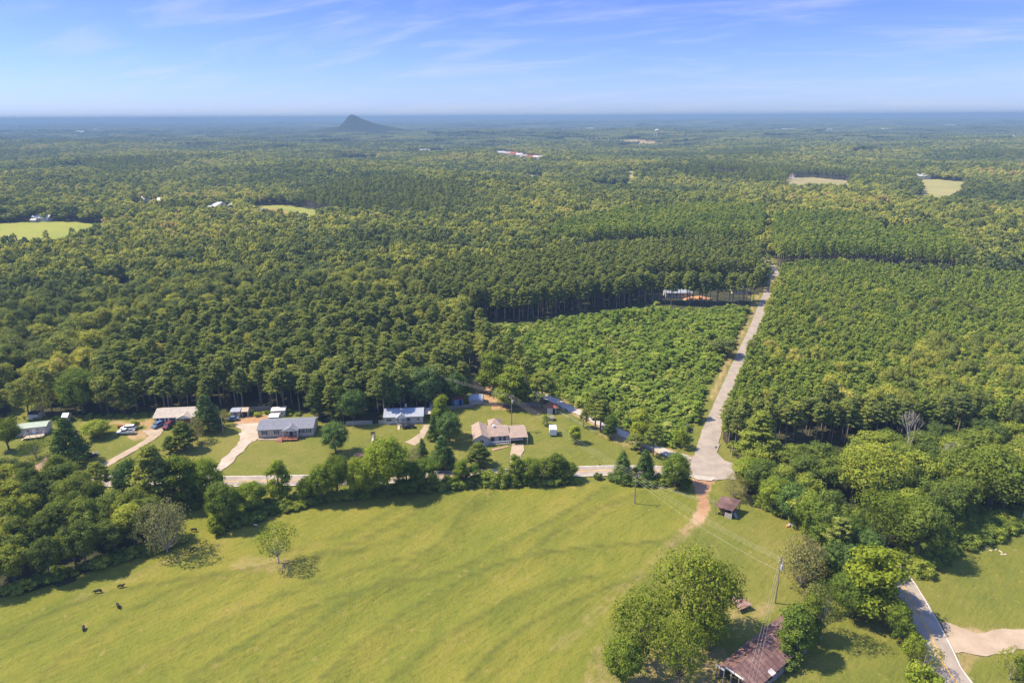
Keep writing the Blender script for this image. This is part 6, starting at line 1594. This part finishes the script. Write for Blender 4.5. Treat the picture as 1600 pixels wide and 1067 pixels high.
# ------------------------------------------------------------------ cattle
def cow_mesh(name, graze, mat):
    me = bpy.data.meshes.new(name)
    hz = .32 if graze else 1.25
    V = [(0, 0, .95), (.45, 0, .98), (.85, 0, 1.02), (1.15, 0, 1.0 if graze else 1.25), (1.42, 0, hz + .28), (1.62, 0, hz),           # spine, neck, head, muzzle
         (-.45, 0, 1.0), (-.8, 0, 1.02), (-.95, 0, .9), (-1.0, 0, .45),                                                       # rump, tail
         (.8, .22, .75), (.82, .22, .4), (.8, .22, .03), (.8, -.22, .75), (.78, -.22, .4), (.84, -.22, .03),                    # front legs
         (-.72, .22, .78), (-.82, .22, .42), (-.72, .22, .03), (-.72, -.22, .78), (-.80, -.22, .42), (-.76, -.22, .03),          # hind legs
         (1.36, .22, hz + .36), (1.36, -.22, hz + .36)]                                                                      # ears
    E = [(0, 1), (1, 2), (2, 3), (3, 4), (4, 5), (0, 6), (6, 7), (7, 8), (8, 9), (2, 10), (10, 11), (11, 12), (2, 13), (13, 14), (14, 15), (7, 16), (16, 17), (17, 18), (7, 19), (19, 20), (20, 21), (4, 22), (4, 23)]
    rr = [.40, .40, .34, .20, .15, .09, .38, .30, .06, .03, .13, .07, .06, .13, .07, .06, .17, .08, .06, .17, .08, .06, .03, .03]
    me.from_pydata(V, E, []); o = bpy.data.objects.new(name, me); COL.objects.link(o)
    o.modifiers.new('skin', 'SKIN'); sv = me.skin_vertices[0].data
    for i, r_ in enumerate(rr): sv[i].radius = (r_, r_ * 1.05)
    sv[0].use_root = True
    sb = o.modifiers.new('sub', 'SUBSURF'); sb.levels = 1; sb.render_levels = 1
    dg = bpy.context.evaluated_depsgraph_get(); out = bpy.data.meshes.new_from_object(o.evaluated_get(dg))
    bpy.data.objects.remove(o); out.materials.clear(); out.materials.append(MATS[mat])
    out.polygons.foreach_set('use_smooth', np.ones(len(out.polygons), bool)); return out
CG, CS = cow_mesh('cow_body', True, 'black_hide'), cow_mesh('cow_standing', False, 'black_hide')
CC = CS.copy(); CC.materials.clear(); CC.materials.append(MATS['cream_hide'])
for i, (px, py, yw, g_, lab, me_, s_) in enumerate([
    (304, 830, 175, 1, 'black cow grazing right of the bare grey tree, farthest up the slope', CG, 1.12), (299.5, 862, 65, 0, 'black cow standing end-on at the foot of the bare grey tree', CS, .95),
    (154.5, 927, 190, 1, 'black cow grazing in the shade, leftmost of the pair by the wood', CG, 1.15), (189, 919, 5, 0, 'black cow walking right, upper one of the pair by the wood', CS, 1.05),
    (184.5, 948, -50, 1, 'black cow heading down the pasture just below the pair', CG, 1.1), (131, 983, -60, 1, 'black cow lowest on the slope, nearest the photo corner', CG, 1.05),
    (402, 808.5, 10, 1, 'black cow near the pale calf at the hedge shade', CG, 1.1), (400, 822, 170, 0, 'small cream calf beside the hedge shade', CC, .7)]):
    x, y = G(px, py); o = bpy.data.objects.new('calf' if me_ is CC else 'cow', me_); COL.objects.link(o)
    o.location = (x, y, float(hgt_near(x, y))); o.rotation_euler[2] = R(yw); o.scale = (s_ * .66,) * 3; tag(o, lab, 'calf' if me_ is CC else 'cow', None if me_ is CC else 'black cattle grazing the pasture')
# pale stones on the mown field
for i, (px, py) in enumerate([(1548, 860), (1556, 858), (1564, 862), (1566, 866), (1571, 866), (1540, 855)]):
    x, y = G(px, py); m = MB(); m.ball((0, 0, .05), (.45 + .1 * (i % 3), .3, .16), 1, 0, .2); o = obj('stone', m, 'pale_wood', None, (x, y, 0), i * .9)
    tag(o, 'small pale lump lying on the mown field near the vine-covered edge', 'stone', 'pale lumps on the mown field')

# ------------------------------------------------------------------ beyond the pines: house seen between the trunks
x, y = G(1040, 466); o = thing('pale_house', 'pale house glimpsed between the pine trunks beyond the regrowth', 'house', (x, y, 0), 0)
obj('wall', gable_walls(15, 7, -.2, 3.2, 1.4), 'white_siding', o); obj('roof', gable_roof(15, 7, 3.2, 1.4), 'metal_grey_roof', o)
for k in (2, 6, 10, 13): window(o, k, 1.0, 1.2, 1.3)
x, y = G(1090, 468); o = thing('clay_bank', 'orange clay bank glimpsed between the pine trunks', 'dirt mound', (x, y, 0), 0)
m = MB(); m.ball((0, 0, -.6), (9, 3, 2.6), 2, 0, .1); obj('mound', m, 'orange_clay', o)
x, y = G(1145, 460); o = thing('cream_house', 'cream house beside the pine block near the straight road', 'house', (x, y, 0), 0)
obj('wall', gable_walls(9, 6, -.2, 3.0, 1.2), 'cream_siding', o); obj('roof', gable_roof(9, 6, 3.0, 1.2), 'metal_white', o)
for k in (2, 6): window(o, k, 1.0, 1.2, 1.3)

# ------------------------------------------------------------------ far buildings
def far_house(label, px, py, L, Dp, H, rise, wall='white_siding', roof='metal_white', yaw=0, name='farmhouse', cat='house'):
    x, y = G(px, py); o = thing(name, label, cat, (x, y, float(hgt(x, y))), R(yaw))
    m = gable_walls(L, Dp, -3, H, rise); obj('wall', m, wall, o); obj('roof', gable_roof(L, Dp, H, rise, .6, .2), roof, o)
    n = max(2, int(L / 5))
    for k in range(n): window(o, L * (k + .5) / n, H * .3, 1.4, 1.3)
    return o
far_house('long white farm building at the top of the yellow field far left', 50, 346, 17, 9, 3.6, 2.2, yaw=-4)
far_house('smaller cream lean-to left end of the building on the yellow field', 48, 347.5, 5, 4, 2.2, .8, 'cream_siding', yaw=-4, name='farm_shed', cat='shed')
far_house('white-roofed farmhouse among trees above the pines, upper left', 206, 320.5, 22, 12, 6, 3.5)
far_house('small white building right of the white-roofed farmhouse', 246, 321.5, 7, 8, 6, 3)
far_house('left one of two long poultry houses with pale roofs', 322, 330, 9, 38, 3.5, 4.5, 'grey_siding', 'metal_white', -12, 'poultry_house', 'barn')
far_house('right one of two long poultry houses with pale roofs', 351, 330, 9, 38, 3.5, 4.5, 'grey_siding', 'metal_white', -10, 'poultry_house', 'barn')
far_house('dark shed at the left end of the yellow clearing with bare soil', 399, 333, 11, 7, 3, 1.5, 'grey_wood', 'shingle_slate', name='farm_shed', cat='shed')
far_house('distant white house left of the middle, above the woods', 186, 237, 26, 14, 8, 4)
far_house('distant white homestead on a pale clearing above the centre', 655, 240, 34, 14, 9, 4)
far_house('distant white barn right of the homestead', 651, 243.5, 20, 14, 5, 3, name='barn', cat='barn')
g_ = random.Random(4)
for k, (px, py) in enumerate([(734, 242), (748, 243), (760, 244), (777, 243.5), (786, 244.5), (797, 245), (806, 247), (815, 249), (824, 250.5), (833, 251), (841, 251.5)]):
    o = far_house('pale new house in the distant bare-soil housing estate', px, py, g_.uniform(13, 22), 13, 7, 3.5, 'white_siding', ('metal_white', 'shingle_tan', 'red_roof')[k % 3], g_.uniform(-20, 20), 'estate_house')
    o['group'] = 'houses of the distant housing estate'
far_house('white-roofed building in the dark wood below the housing estate', 824, 283, 17, 12, 6, 3)
far_house('white farmhouse at the top of the tan field far right', 1431, 281, 24, 12, 6, 3)
far_house('small pale outbuilding left of the tan field farmhouse', 1406, 279.5, 9, 8, 4, 2, name='farm_shed', cat='shed')
far_house('pale-roofed farmhouse at the right photo edge beyond the tan field', 1572, 295.5, 34, 12, 5, 3, 'white_siding', 'metal_grey_roof')
far_house('tiny white building at the pale road left of the tan field', 1241, 273, 14, 10, 5, 3)
for k, (px, py, L_, lab) in enumerate([(1222, 205.5, 90, 'long white shed far off right of the water tower'), (1288, 206.5, 50, 'white roof far off near the pale far clearings'), (1378, 205.5, 60, 'lone distant white building below the skyline at right'),
    (850, 204.5, 150, 'long distant pale warehouse left of the water tower'), (915, 204, 60, 'short distant warehouse between long warehouse and water tower'), (1478, 198, 90, 'distant pale buildings under the right skyline'), (1560, 219, 60, 'pale distant roof at the right photo edge'),
    (118, 209.5, 50, 'lone distant roof below the skyline at left'), (145, 205, 40, 'small distant white speck of a house under the left skyline'), (244, 199, 40, 'tiny white tower-like building under the left ridge')]):
    far_house(lab, px, py, L_, 30, 12, 5, name='distant_building', cat='building')
# water tower
x, y = G(1026, 219.5); zt = float(hgt(x, y)); o = thing('water_tower', 'white water tower rising from the tan hilltop below the skyline', 'water tower', (x, y, zt), 0)
HT = 44
m = MB(); m.tube([(0, 0, -3), (0, 0, HT - 9)], 1.5, 10); obj('riser', m, 'metal_white', o)
m = MB(); m.ball((0, 0, HT - 6.5), (9.5, 9.5, 5.5), 2); m.tube([(0, 0, HT - 7.4), (0, 0, HT - 5.6)], 9.9, 20); obj('tank', m, 'metal_white', o)
for k in range(6):
    a_ = k * math.pi / 3 + .3; m = MB(); m.tube([(12 * math.cos(a_), 12 * math.sin(a_), -3), (8.6 * math.cos(a_), 8.6 * math.sin(a_), HT - 7)], .9, 6); obj('leg', m, 'metal_white', o)
# house glimpses in the left woods
far_house('white-roofed house glimpsed in a small clearing of the left woods', 146, 456, 9, 5, 3, 1.5)
far_house('pale trailer glimpsed through trees at the mid-left wood', 500, 470, 10, 5, 2.6, .8, 'cream_siding', name='mobile_home', cat='mobile home')
m = ribbon(GP([(150, 455), (175, 450), (208, 441)]), 3.0, .3, 4); struct('far_lane', m, 'pale_gravel')
m = ribbon(GP([(1240, 271), (1236, 279), (1252, 282)]), 9, .6, 10); struct('far_lane', m, 'pale_gravel')

# ------------------------------------------------------------------ haze
t = NT('air_haze')
pv = t.node('ShaderNodeVolumePrincipled')
pv.inputs['Color'].default_value = (0.27, 0.43, 0.60, 1)
pv.inputs['Density'].default_value = HAZE if 'HAZE' in globals() else 0.0002
pv.inputs['Anisotropy'].default_value = 0.0
t.lk(pv.outputs[0], t.out.inputs['Volume'])
ztop = max(float(GZ.max()) + 10, CAMH + 14)
m = MB(); m.box((-47500, -47500, float(GZ.min()) - 1.5), (47500, 47500, ztop))
hz_ = obj('haze', m, 'air_haze'); tag(hz_, 'thin blue summer haze over the far woods', None, None, 'stuff')
print('haze top', ztop, 'ground', GZ.min(), GZ.max(), 'objects', len(bpy.data.objects))
